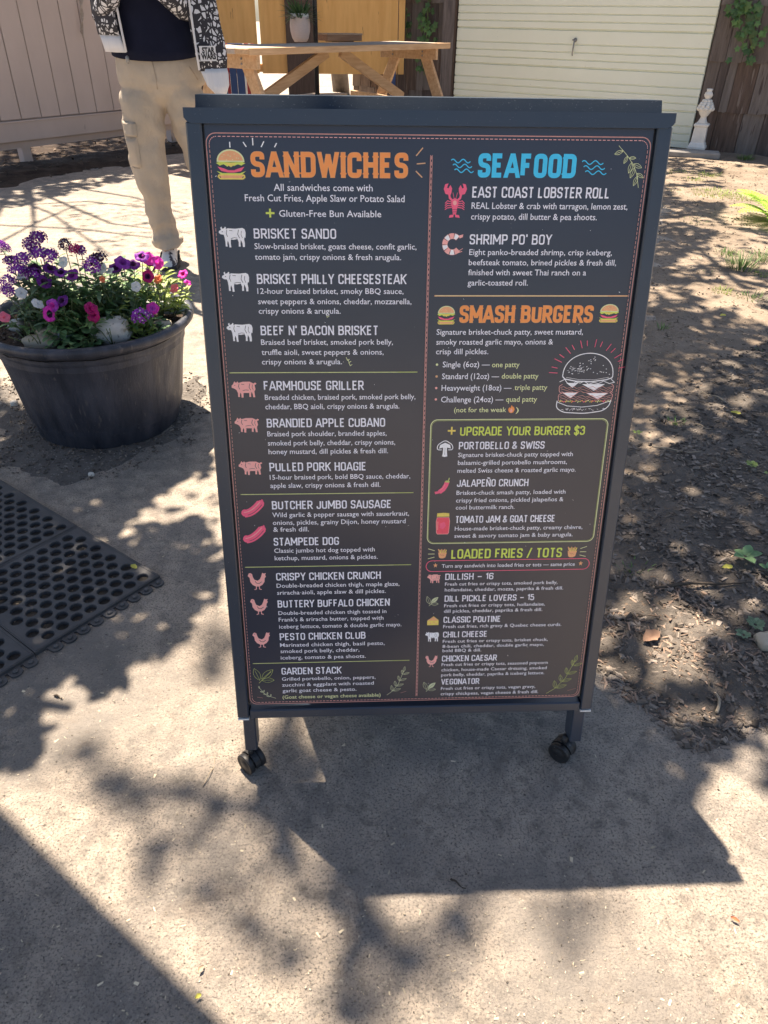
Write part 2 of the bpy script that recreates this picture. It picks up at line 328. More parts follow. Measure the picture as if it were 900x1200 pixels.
# ------------------------------------------------------------------ the sandwich board
TILT = 0.19928349; Z0 = 0.14839; HS = .98946; WS = .33
sign = thing('menu_sign', 'dark A-frame menu board on casters listing sandwiches, seafood and smash burgers', 'menu sign')
def side(front):
    """matrix of a panel: local x right, y up along the panel, z out of its face"""
    if front: return T(0, 0, Z0) @ RX(pi/2-TILT)
    return T(0, .197*2+.046, Z0+.011) @ RZ(pi) @ RX(pi/2-TILT)
def setm(o, M): o.matrix_basis = M; return o
def panel(front):
    M = side(front); fm = M_FRAME
    for sx in (-1, 1):
        setm(MB().box((sx*(WS-.0105), HS/2-.008, -.008), (.021, HS-.016, .026), bev=.002).build('side_rail', fm, sign), M)
        setm(MB().box((sx*(WS-.0105), -.0035, -.008), (.0205, .003, .025)).build('end_cap', M_WHITEP, sign), M)
    # top rail: folded cap with rounded lower corners, slightly proud
    b = .0185; cr = .012; pts = [(-WS-.001, HS), (-WS-.001, HS-.012)]
    for i in range(7): a = pi+i*pi/12; pts.append((-WS-.001+cr+cr*cos(a), HS-b+cr*.8+cr*.8*sin(a)))
    pts += [(-x, y) for x, y in pts[::-1]]
    n = len(pts); V = [(x, y, .0075) for x, y in pts]+[(x, y, -.024) for x, y in pts]
    F = [tuple(range(n)), tuple(range(2*n-1, n-1, -1))]+[(i, i+n, (i+1) % n+n, (i+1) % n) for i in range(n)]
    if front: setm(MB().add(V, F).build('top_rail', fm, sign), M)
    else:
        cs = [(.206, 1.113), (.2165, 1.1325), (.262, 1.130), (.262, 1.092), (.206, 1.092)]; k = len(cs)
        MB().add([(-.318, a, b) for a, b in cs]+[(.318, a, b) for a, b in cs], [tuple(range(k)), tuple(range(2*k-1, k-1, -1))]+[(i, i+k, (i+1) % k+k, (i+1) % k) for i in range(k)]).build('top_rail', M_BACKR, sign)
    setm(MB().box((0, .0065, -.008), (2*WS-.044, .019, .024), bev=.002).build('bottom_rail', fm, sign), M)
    bd = setm(MB().box((0, HS/2+.004, -.006), (2*WS-.047, HS-.044, .008)).build('menu_board' if front else 'back_board', M_BOARD if front else M_FRAME, sign), M)
    # dark rebate between board and rails
    for sx in (-1, 1):
        g = MB(); g.box((sx*(WS-.0225), HS/2+.004, -.0065), (.0022, HS-.046, .006)); setm(g.build('gasket', M_BLACK, sign), M)
        # leg below the frame, square tube
        lg = setm(MB().box((sx*(WS-.0185), -.043, -.024), (.023, .084, .036), bev=.002).build('leg', fm, sign), M)
    return bd
board = panel(True); panel(False)
MF = side(True)
for sx in (-1, 1):   # hinge plates between the two panels
    MB().box((sx*.25, .221, Z0+.965), (.05, .03, .004)).build('hinge', M_BLACK, sign)
def caster(px, py, ang):
    g = MB().tube([(0, 0, .030), (0, 0, .066)], .006, 10)
    M0 = T(px, py, 0) @ RZ(ang) @ SC(.93, .93, .94)
    c = setm(g.build('caster', M_BLACK, sign), M0)
    # hood: curved shell over both wheels
    V = []; F = []; n = 10
    for i in range(n):
        a = radians(10+i*175/(n-1))
        for (r, y) in ((.0245, -.0065), (.0245, .0065), (.019, .0065), (.019, -.0065)): V.append((r*cos(a), y, .0235+r*sin(a)))
    for i in range(n-1):
        for k in range(4): F.append((i*4+k, i*4+(k+1) % 4, (i+1)*4+(k+1) % 4, (i+1)*4+k))
    F += [(0, 1, 2, 3), tuple(4*(n-1)+k for k in (3, 2, 1, 0))]
    MB().add(V, F, smooth=False).build('hood', M_BLACK, c)
    for sy in (-1, 1):
        prof = [(.0001, -.0065), (.010, -.0065), (.012, -.0045), (.0185, -.0045), (.0225, -.006), (.0235, -.004), (.0235, .004), (.0215, .0065), (.0001, .0065)]
        MB().lathe(prof, 28, M=T(0, sy*.0142, .0235) @ RX(pi/2*sy)).build('wheel', M_BLACK, c)
for front in (True, False):
    M = side(front)
    for sx in (-1, 1):
        q = M @ Vector((sx*(WS-.0185), -.084, -.024))
        ang = {(True, -1): 2.35, (True, 1): -.75, (False, -1): .4, (False, 1): 1.2}[(front, sx)]
        off = {(True, -1): (-.004, -.006), (True, 1): (-.014, .0), (False, -1): (0, .01), (False, 1): (.01, 0)}[(front, sx)]
        caster(q.x+off[0], q.y+off[1], ang)

# --- flat print: stroked capitals, body text and little drawings, all lying on the board
ZP = -.0016
def fillet(pts, r):
    out = [pts[0]]
    for i in range(1, len(pts)-1):
        p = Vector(pts[i]); a = Vector(pts[i-1])-p; b = Vector(pts[i+1])-p; rr = min(r, a.length*.5, b.length*.5)
        s = p+a.normalized()*rr; e = p+b.normalized()*rr
        for k in range(6): t = k/5; out.append(tuple(s*(1-t)**2+p*2*t*(1-t)+e*t*t))
    out.append(pts[-1]); return out
GL = {
 'A': (.50, [[(-.09, 0), (.42, 1)], [(1.09, 0), (.58, 1)], [(.10, .25), (.90, .25)]], []), 'B': (.46, [[(0, 0), (0, 1)]], [[(0, 1), (.93, 1), (.93, .54), (0, .54)], [(0, .54), (1, .54), (1, 0), (0, 0)]]),
 'C': (.44, [], [[(1, .70), (1, 1), (0, 1), (0, 0), (1, 0), (1, .30)]]), 'D': (.46, [[(0, 0), (0, 1)]], [[(0, 1), (1, 1), (1, 0), (0, 0)]]),
 'E': (.38, [[(1, 1), (0, 1), (0, 0), (1, 0)], [(0, .52), (.85, .52)]], []), 'F': (.38, [[(1, 1), (0, 1), (0, 0)], [(0, .52), (.85, .52)]], []),
 'G': (.45, [[(.52, .46), (1, .46)]], [[(1, .74), (1, 1), (0, 1), (0, 0), (1, 0), (1, .46)]]), 'H': (.46, [[(0, 0), (0, 1)], [(1, 0), (1, 1)], [(0, .52), (1, .52)]], []),
 'I': (.0, [[(0, 0), (0, 1)]], []), 'J': (.38, [], [[(1, 1), (1, 0), (0, 0), (0, .30)]]), 'K': (.46, [[(0, 0), (0, 1)], [(1, 1), (.04, .42)], [(.34, .62), (1, 0)]], []),
 'L': (.36, [[(0, 1), (0, 0), (1, 0)]], []), 'M': (.66, [[(0, 0), (0, 1)], [(1, 0), (1, 1)], [(.04, 1), (.5, .22)], [(.96, 1), (.5, .22)]], []), 'N': (.48, [[(0, 0), (0, 1)], [(1, 0), (1, 1)], [(.06, 1), (.94, 0)]], []),
 'O': (.45, [], [[(0, .5), (0, 1), (1, 1), (1, 0), (0, 0), (0, .5)]]), 'P': (.44, [[(0, 0), (0, 1)]], [[(0, 1), (1, 1), (1, .44), (0, .44)]]),
 'R': (.46, [[(0, 0), (0, 1)], [(.48, .46), (1, 0)]], [[(0, 1), (.98, 1), (.98, .46), (0, .46)]]), 'S': (.42, [], [[(1, .74), (1, 1), (0, 1), (0, .54), (1, .48), (1, 0), (0, 0), (0, .26)]]),
 'T': (.44, [[(0, 1), (1, 1)], [(.5, 0), (.5, 1)]], []), 'U': (.46, [], [[(0, 1), (0, 0), (1, 0), (1, 1)]]), 'V': (.48, [[(0, 1), (.45, 0)], [(1, 1), (.55, 0)]], []),
 'W': (.78, [[(0, 1), (.23, 0)], [(.47, .9), (.27, 0)], [(.53, .9), (.73, 0)], [(1, 1), (.77, 0)]], []), 'X': (.46, [[(0, 0), (1, 1)], [(0, 1), (1, 0)]], []), 'Y': (.46, [[(0, 1), (.5, .45)], [(1, 1), (.5, .45)], [(.5, .5), (.5, 0)]], []), 'Z': (.42, [[(0, 1), (1, 1), (0, 0), (1, 0)]], []),
 'Ñ': (.48, [[(0, 0), (0, 1)], [(1, 0), (1, 1)], [(.06, 1), (.94, 0)]], [[(.15, 1.22), (.3, 1.34), (.65, 1.2), (.85, 1.32)]]), '&': (.52, [], [[(1, 0), (.12, .8), (.2, 1), (.72, 1), (.7, .72), (0, .34), (0, 0), (.7, 0), (1, .42)]]),
 '$': (.42, [[(.5, -.12), (.5, 1.12)]], [[(1, .74), (1, 1), (0, 1), (0, .54), (1, .48), (1, 0), (0, 0), (0, .26)]]), '1': (.16, [[(-.3, .82), (1, 1), (1, 0)]], []),
 '3': (.42, [], [[(0, .76), (0, 1), (.95, 1), (.95, .54), (.4, .54)], [(.4, .54), (1, .54), (1, 0), (0, 0), (0, .24)]]), '5': (.42, [[(.95, 1), (.05, 1), (.02, .58)]], [[(.02, .58), (1, .62), (1, 0), (0, 0), (0, .24)]]),
 '6': (.44, [], [[(1, .78), (1, 1), (0, 1), (0, 0), (1, 0), (1, .56), (0, .56)]]), '/': (.34, [[(0, -.02), (1, 1.02)]], []), '—': (.55, [[(0, .45), (1, .45)]], []), "'": (.0, [[(0, 1.02), (-.01, .80)]], []),
}
class Ink:
    """collects flat ribbons and polygons in millimetres, in the board's plane"""
    def __init__(s): s.b = MB(); s.z = 0
    def up(s): s.z += 1; return (ZP + s.z*2.2e-6)
    def ribbon(s, pts, wd, m):
        pts = [Vector(p) for p in pts]; n = len(pts); V = []; z = s.up(); closed = (pts[0]-pts[-1]).length < 1e-6
        for i in range(n):
            a = (pts[i]-pts[i-1]).normalized() if i else None; b = (pts[i+1]-pts[i]).normalized() if i < n-1 else None
            if closed and i == 0: a = (pts[-1]-pts[-2]).normalized()
            if closed and i == n-1: b = (pts[1]-pts[0]).normalized()
            if a is None: a = b
            if b is None: b = a
            nn = Vector((-(a.y+b.y), a.x+b.x)); 
            if nn.length < .2: nn = Vector((-a.y, a.x))
            nn.normalize(); c = max(.45, nn.dot(Vector((-a.y, a.x)))); q = nn*(wd/2/c)
            V += [((pts[i].x+q.x)/1000, (pts[i].y+q.y)/1000, z), ((pts[i].x-q.x)/1000, (pts[i].y-q.y)/1000, z)]
        s.b.add(V, [(2*i, 2*i+1, 2*i+3, 2*i+2) for i in range(n-1)], m)
    def poly(s, pts, m):
        z = s.up(); t = tessellate_polygon([[Vector((x, y, 0)) for x, y in pts]])
        s.b.add([(x/1000, y/1000, z) for x, y in pts], [tuple(f) for f in t], m)
    def ell(s, cx, cy, rx, ry, m, n=14, a0=0, a1=2*pi):
        s.poly([(cx+rx*cos(a0+(a1-a0)*i/n), cy+ry*sin(a0+(a1-a0)*i/n)) for i in range(n + (0 if a1-a0 > 6.2 else 1))], m)
    def caps(s, txt, x, y, wd, h, m, thick=.155, outline=None):
        st = h*thick; items = []; cx = 0
        for ch in txt:
            if ch == ' ': cx += .36; continue
            g = GL[ch]; items.append((cx, g)); cx += g[0]+thick+.115
        tot = cx-.115; sx = (wd-st)/((tot-thick)*h); r = h*.17
        for pas in ([1, 0] if outline is not None else [0]):
            for (c0, g) in items:
                for k in (0, 1):
                    for pl in g[1+k]:
                        P = [(x+st/2+(c0+px*g[0])*h*sx, y+st/2+py*(h-st)) for px, py in pl]
                        if k: P = fillet(P, r)
                        kk = 1.0 if not pas else 1.12; mm = m if not pas else outline
                        if len(P) == 2 and abs(P[0][1]-P[1][1]) > h*.3 and abs(P[0][0]-P[1][0]) > h*.02:      # slanting stem, cut level
                            (xa, ya), (xb, yb) = sorted(P, key=lambda q: q[1]); L_ = hypot(xb-xa, yb-ya); hw = st*kk/2*L_/(yb-ya)*.94; ex = st/2*kk; k0 = ex if ya < y+st else 0; k1 = ex if yb > y+h-st else 0; sl = (xb-xa)/(yb-ya)
                            s.poly([(xa-hw-sl*k0, ya-k0), (xa+hw-sl*k0, ya-k0), (xb+hw+sl*k1, yb+k1), (xb-hw+sl*k1, yb+k1)], mm)
                        elif len(P) == 2 and abs(P[0][0]-P[1][0]) < h*.02:
                            ex = st/2*kk; ya, yb = sorted((P[0][1], P[1][1])); s.ribbon([(P[0][0], ya-(ex if ya < y+st else 0)), (P[0][0], yb+(ex if yb > y+h-st else 0))], st*kk, mm)
                        else: s.ribbon(P, st*kk, mm)
                        if len(P) == 2 and abs(P[0][1]-P[1][1]) > h*.6:          # little spurs on the stem ends
                            for q in (P[0], P[-1]):
                                if abs(P[0][0]-P[-1][0]) < h*.05: s.ribbon([(q[0]-st*.72, q[1]+(st*.36 if q[1] < y+h/2 else -st*.36)), (q[0]+st*.72, q[1]+(st*.36 if q[1] < y+h/2 else -st*.36))], st*.34, m)
    def build(s, name, mats): return s.b.build(name, mats, board)
tcu = bpy.data.curves.new('t', 'FONT'); tob = bpy.data.objects.new('t', tcu); COL.objects.link(tob)
tcu.resolution_u = 2; tcu.fill_mode = 'FRONT'
def body(inkb, txt, x, y, wd, cap, m):
    size = cap/.69; tcu.size = size; tcu.body = txt; tcu.offset = .006*size
    dg = bpy.context.evaluated_depsgraph_get(); dg.update(); me = bpy.data.meshes.new_from_object(tob.evaluated_get(dg))
    xs = [v.co.x for v in me.vertices]; x0 = min(xs); k = wd/(max(xs)-x0); z = inkb.up()
    inkb.b.add([((x+(v.co.x-x0)*k)/1000, (y+v.co.y)/1000, z) for v in me.vertices], [tuple(p.vertices) for p in me.polygons], m); bpy.data.meshes.remove(me)
MENU=[
 ('heading',[('O', -247.2, 907.0, 215.1, 31.5, 'SANDWICHES')]),
 ('note',[('b', -217.7, 890.0, 137.0, 9.4, 'All sandwiches come with'), ('b', -258.3, 876.4, 222.3, 9.4, 'Fresh Cut Fries, Apple Slaw or Potato Salad'), ('b', -212.0, 856.6, 143.3, 9.3, 'Gluten-Free Bun Available')]),
 ('e',[('h', -248.9, 827.7, 116.2, 13.4, 'BRISKET SANDO'), ('b', -249.0, 813.7, 231.2, 8.5, 'Slow-braised brisket, goats cheese, confit garlic,'), ('b', -249.2, 799.3, 209.5, 8.6, 'tomato jam, crispy onions & fresh arugula.')]),
 ('e',[('h', -248.2, 766.1, 216.4, 13.9, 'BRISKET PHILLY CHEESESTEAK'), ('b', -248.6, 752.3, 213.1, 8.5, '12-hour braised brisket, smoky BBQ sauce,'), ('b', -248.4, 737.7, 224.9, 8.6, 'sweet peppers & onions, cheddar, mozzarella,'), ('b', -248.4, 724.1, 120.3, 8.7, 'crispy onions & arugula.')]),
 ('e',[('h', -247.2, 692.9, 174.8, 13.9, "BEEF N' BACON BRISKET"), ('b', -247.6, 678.8, 197.3, 8.6, 'Braised beef brisket, smoked pork belly,'), ('b', -247.7, 663.8, 183.4, 8.7, 'truffle aioli, sweet peppers & onions,'), ('b', -248.1, 649.5, 120.7, 8.7, 'crispy onions & arugula.')]),
 ('e',[('h', -247.4, 609.8, 152.7, 14.4, 'FARMHOUSE GRILLER'), ('b', -246.7, 594.9, 232.2, 8.8, 'Breaded chicken, braised pork, smoked pork belly,'), ('b', -246.8, 580.2, 207.6, 9.0, 'cheddar, BBQ aioli, crispy onions & arugula.')]),
 ('e',[('h', -246.1, 551.0, 184.8, 14.2, 'BRANDIED APPLE CUBANO'), ('b', -246.2, 536.6, 187.3, 8.8, 'Braised pork shoulder, brandied apples,'), ('b', -246.2, 521.6, 201.1, 8.9, 'smoked pork belly, cheddar, crispy onions,'), ('b', -245.9, 507.3, 189.6, 9.0, 'honey mustard, dill pickles & fresh dill.')]),
 ('e',[('h', -245.9, 478.4, 154.5, 14.5, 'PULLED PORK HOAGIE'), ('b', -246.3, 464.2, 226.3, 8.8, '15-hour braised pork, bold BBQ sauce, cheddar,'), ('b', -246.2, 450.0, 177.9, 8.9, 'apple slaw, crispy onions & fresh dill.')]),
 ('e',[('h', -245.5, 412.4, 195.2, 14.7, 'BUTCHER JUMBO SAUSAGE'), ('b', -245.8, 398.6, 225.1, 8.8, 'Wild garlic & pepper sausage with sauerkraut,'), ('b', -245.7, 384.8, 219.5, 8.9, 'onions, pickles, grainy Dijon, honey mustard'), ('b', -245.6, 372.4, 58.9, 8.9, '& fresh dill.')]),
 ('e',[('h', -246.1, 346.8, 108.7, 14.5, 'STAMPEDE DOG'), ('b', -246.0, 333.6, 168.6, 8.7, 'Classic jumbo hot dog topped with'), ('b', -245.9, 319.7, 173.5, 8.8, 'ketchup, mustard, onions & pickles.')]),
 ('e',[('h', -245.4, 281.2, 178.3, 14.3, 'CRISPY CHICKEN CRUNCH'), ('b', -245.4, 267.3, 210.6, 8.4, 'Double-breaded chicken thigh, maple glaze,'), ('b', -245.3, 253.7, 187.0, 8.4, 'sriracha aioli, apple slaw & dill pickles.')]),
 ('e',[('h', -245.4, 228.1, 194.0, 14.4, 'BUTTERY BUFFALO CHICKEN'), ('b', -245.0, 213.6, 188.1, 8.1, 'Double-breaded chicken thigh tossed in'), ('b', -245.2, 200.3, 183.2, 8.3, "Frank's & sriracha butter, topped with"), ('b', -245.1, 186.1, 215.0, 8.3, 'iceberg lettuce, tomato & double garlic mayo.')]),
 ('e',[('h', -245.1, 161.9, 151.4, 14.4, 'PESTO CHICKEN CLUB'), ('b', -245.4, 148.3, 185.7, 8.1, 'Marinated chicken thigh, basil pesto,'), ('b', -245.2, 135.4, 140.4, 8.1, 'smoked pork belly, cheddar,'), ('b', -245.5, 121.8, 152.0, 8.2, 'iceberg, tomato & pea shoots.')]),
 ('e',[('h', -245.5, 89.2, 107.8, 14.6, 'GARDEN STACK'), ('b', -245.6, 76.2, 169.8, 7.8, 'Grilled portobello, onion, peppers,'), ('b', -245.9, 63.3, 166.8, 7.9, 'zucchini & eggplant with roasted'), ('b', -245.7, 50.6, 134.8, 8.0, 'garlic goat cheese & pesto.'), ('g', -246.3, 36.5, 179.8, 8.0, '(Goat cheese or vegan cheese available)')]),
 ('heading',[('B', 65.5, 908.9, 136.9, 29.9, 'SEAFOOD')]),
 ('e',[('h', 58.9, 882.8, 195.6, 14.3, 'EAST COAST LOBSTER ROLL'), ('b', 58.8, 868.4, 223.8, 8.9, 'REAL Lobster & crab with tarragon, lemon zest,'), ('b', 58.8, 854.2, 181.2, 8.9, 'crispy potato, dill butter & pea shoots.')]),
 ('e',[('h', 58.4, 821.0, 119.0, 13.7, "SHRIMP PO' BOY"), ('b', 58.7, 806.7, 209.3, 8.5, 'Eight panko-breaded shrimp, crisp iceberg,'), ('b', 58.6, 792.6, 217.5, 8.6, 'beefsteak tomato, brined pickles & fresh dill,'), ('b', 58.5, 778.7, 174.5, 8.7, 'finished with sweet Thai ranch on a'), ('b', 58.4, 764.3, 89.3, 8.8, 'garlic-toasted roll.')]),
 ('heading',[('O', 48.7, 710.8, 201.6, 25.1, 'SMASH BURGERS')]),
 ('note',[('b', 15.1, 693.2, 222.9, 8.8, 'Signature brisket-chuck patty, sweet mustard,'), ('b', 15.2, 678.4, 178.4, 8.9, 'smoky roasted garlic mayo, onions &'), ('b', 15.2, 664.0, 80.0, 9.0, 'crisp dill pickles.')]),
 ('note',[('b', 26.2, 644.2, 72.6, 9.4, 'Single (6oz) —'), ('g', 102.1, 644.0, 42.6, 8.7, 'one patty'), ('b', 25.8, 625.9, 88.5, 9.5, 'Standard (12oz) —'), ('g', 118.3, 626.3, 57.4, 8.8, 'double patty'), ('b', 25.7, 607.8, 109.2, 9.6, 'Heavyweight (18oz) —'), ('g', 139.6, 608.4, 51.4, 8.9, 'triple patty'), ('b', 25.6, 589.4, 97.9, 9.8, 'Challenge (24oz) —'), ('g', 127.6, 589.7, 49.0, 9.0, 'quad patty'), ('g', 46.7, 573.4, 82.4, 8.4, '(not for the weak'), ('g', 144.2, 573.0, 4.9, 8.4, ')')]),
 ('heading',[('G', 57.8, 535.1, 200.7, 14.8, 'UPGRADE YOUR BURGER $3')]),
 ('e',[('h', 56.9, 512.4, 138.5, 12.6, 'PORTOBELLO & SWISS'), ('b', 56.4, 499.5, 186.7, 7.9, 'Signature brisket-chuck patty topped with'), ('b', 56.6, 486.2, 178.2, 8.1, 'balsamic-grilled portobello mushrooms,'), ('b', 56.4, 472.7, 194.3, 8.2, 'melted Swiss cheese & roasted garlic mayo.')]),
 ('e',[('h', 56.7, 448.3, 117.8, 12.8, 'JALAPEÑO CRUNCH'), ('b', 56.6, 434.3, 181.2, 7.9, 'Brisket-chuck smash patty, loaded with'), ('b', 56.4, 420.9, 179.2, 8.0, 'crispy fried onions, pickled jalapeños &'), ('b', 56.6, 408.2, 98.2, 8.0, 'cool buttermilk ranch.')]),
 ('e',[('h', 56.8, 383.7, 168.1, 12.9, 'TOMATO JAM & GOAT CHEESE'), ('b', 56.6, 370.0, 216.7, 7.8, 'House-made brisket-chuck patty, creamy chèvre,'), ('b', 56.4, 356.6, 201.7, 7.9, 'sweet & savory tomato jam & baby arugula.')]),
 ('heading',[('G', 52.7, 317.4, 190.3, 18.0, 'LOADED FRIES / TOTS')]),
 ('note',[('b', 37.3, 300.4, 230.5, 7.4, 'Turn any sandwich into loaded fries or tots — same price')]),
 ('e',[('h', 44.1, 276.7, 83.5, 12.4, 'DILLISH — 16'), ('b', 44.1, 265.6, 197.0, 6.7, 'Fresh cut fries or crispy tots, smoked pork belly,'), ('b', 44.2, 254.3, 208.0, 6.8, 'hollandaise, cheddar, mozza, paprika & fresh dill.')]),
 ('e',[('h', 44.6, 233.9, 157.9, 12.2, 'DILL PICKLE LOVERS — 15'), ('b', 44.2, 222.8, 178.7, 6.8, 'Fresh cut fries or crispy tots, hollandaise,'), ('b', 44.2, 211.8, 174.9, 6.9, 'dill pickles, cheddar, paprika & fresh dill.')]),
 ('e',[('h', 44.2, 191.1, 101.9, 12.5, 'CLASSIC POUTINE'), ('b', 44.1, 180.3, 212.4, 7.0, 'Fresh cut fries, rich gravy & Quebec cheese curds.')]),
 ('e',[('h', 44.5, 160.7, 79.4, 12.3, 'CHILI CHEESE'), ('b', 44.5, 149.7, 190.2, 6.6, 'Fresh cut fries or crispy tots, brisket chuck,'), ('b', 44.4, 139.1, 184.2, 6.7, '8-bean chili, cheddar, double garlic mayo,'), ('b', 44.8, 130.1, 70.2, 6.8, 'bold BBQ & dill.')]),
 ('e',[('h', 44.3, 109.9, 100.3, 12.7, 'CHICKEN CAESAR'), ('b', 44.2, 100.1, 195.1, 6.9, 'Fresh cut fries or crispy tots, seasoned popcorn'), ('b', 44.2, 88.7, 194.1, 6.9, 'chicken, house-made Caesar dressing, smoked'), ('b', 44.2, 77.8, 190.8, 7.0, 'pork belly, cheddar, paprika & iceberg lettuce.')]),
 ('e',[('h', 44.9, 59.5, 70.4, 12.6, 'VEGONATOR'), ('b', 44.8, 47.7, 175.9, 7.1, 'Fresh cut fries or crispy tots, vegan gravy,'), ('b', 44.8, 35.9, 182.5, 7.2, 'crispy chickpeas, vegan cheese & fresh dill.')]),
]
ICONS=[
 ('burger',)+(-294.3, 904.3, 39.7, 36.6),
 ('cow',)+(-297.9, 815.8, 38.9, 28.1),
 ('cow',)+(-298.2, 755.2, 40.2, 28.3),
 ('cow',)+(-297.2, 683.3, 39.6, 28.3),
 ('pig',)+(-296.1, 598.7, 38.7, 25.9),
 ('pig',)+(-295.6, 543.1, 38.6, 24.5),
 ('pig',)+(-294.4, 472.7, 38.3, 23.7),
 ('sausage',)+(-293.5, 400.2, 34.1, 29.6),
 ('sausage',)+(-293.9, 353.4, 34.6, 30.5),
 ('chicken',)+(-293.2, 264.3, 30.9, 32.7),
 ('chicken',)+(-292.4, 215.4, 30.5, 31.5),
 ('chicken',)+(-292.8, 148.1, 30.8, 31.4),
 ('leaf',)+(-292.7, 71.4, 36.0, 33.4),
 ('sprigf',)+(-298.4, 38.0, 40.0, 27.5),
 ('sprig',)+(-54.8, 39.5, 42.0, 61.5),
 ('wave',)+(27.5, 914.1, 31.7, 17.8),
 ('wave',)+(210.5, 912.9, 35.8, 18.7),
 ('sprigd',)+(248.5, 895.8, 56.2, 54.2),
 ('lobster',)+(18.5, 856.3, 32.8, 44.4),
 ('shrimp',)+(17.5, 805.2, 31.4, 31.9),
 ('burger',)+(15.4, 708.8, 26.9, 26.4),
 ('burger',)+(259.8, 711.5, 29.6, 26.2),
 ('bigburger',)+(205.7, 572.2, 96.1, 99.2),
 ('mushroom',)+(21.6, 500.4, 26.4, 27.3),
 ('chili',)+(20.6, 436.7, 25.4, 27.3),
 ('jar',)+(23.8, 363.8, 24.7, 38.8),
 ('flame',)+(131.5, 571.5, 11.3, 12.9),
 ('fries',)+(28.2, 318.5, 18.3, 18.4),
 ('fries',)+(250.4, 316.8, 20.2, 20.8),
 ('pig',)+(13.2, 271.0, 23.3, 17.7),
 ('leaf',)+(14.5, 225.6, 20.8, 21.8),
 ('cheese',)+(14.9, 185.4, 21.0, 19.5),
 ('cow',)+(12.5, 152.4, 25.4, 21.3),
 ('chicken',)+(14.0, 99.1, 22.4, 24.5),
 ('leaf',)+(13.8, 44.2, 22.8, 26.7),
 ('sprig',)+(242.9, 34.5, 64.6, 83.0),
 ('plus',)+(-230.5, 855.5, 12.2, 11.4),
 ('plus',)+(38.1, 537.0, 12.5, 12.8),
 ('star',)+(22.2, 300.5, 8.2, 9.5),
 ('star',)+(273.6, 299.9, 8.3, 9.7),
 ('pill',)+(10.6, 293.0, 283.6, 21.8),
 ('box',)+(14.7, 346.4, 294.8, 215.0),
]

for name, lines in MENU:
    ib = Ink()
    for st, x, y, wd, h, t in lines:
        if st == 'h': ib.caps(t, x, y, wd, h, 0, .15)
        elif st == 'O': ib.caps(t, x, y, wd, h, 1, .19, 4)
        elif st == 'B': ib.caps(t, x, y, wd, h, 2, .19, 5)
        elif st == 'G': ib.caps(t, x, y, wd, h, 3, .155)
        elif st == 'b': body(ib, t, x, y, wd, h*(.93 if h > 6 else .93), 0)
        elif st == 'g': body(ib, t, x, y, wd, h*.93, 3 if h < 6.9 and t.startswith('(G') else 6)
    ib.build({'heading': 'heading_lettering', 'note': 'note_lettering', 'e': 'dish_lettering'}[name], [INK['lav'], INK['o'], INK['bl'], INK['g'], INK['or_'], INK['bl'], INK['gp']])
COL.objects.unlink(tob); bpy.data.objects.remove(tob)

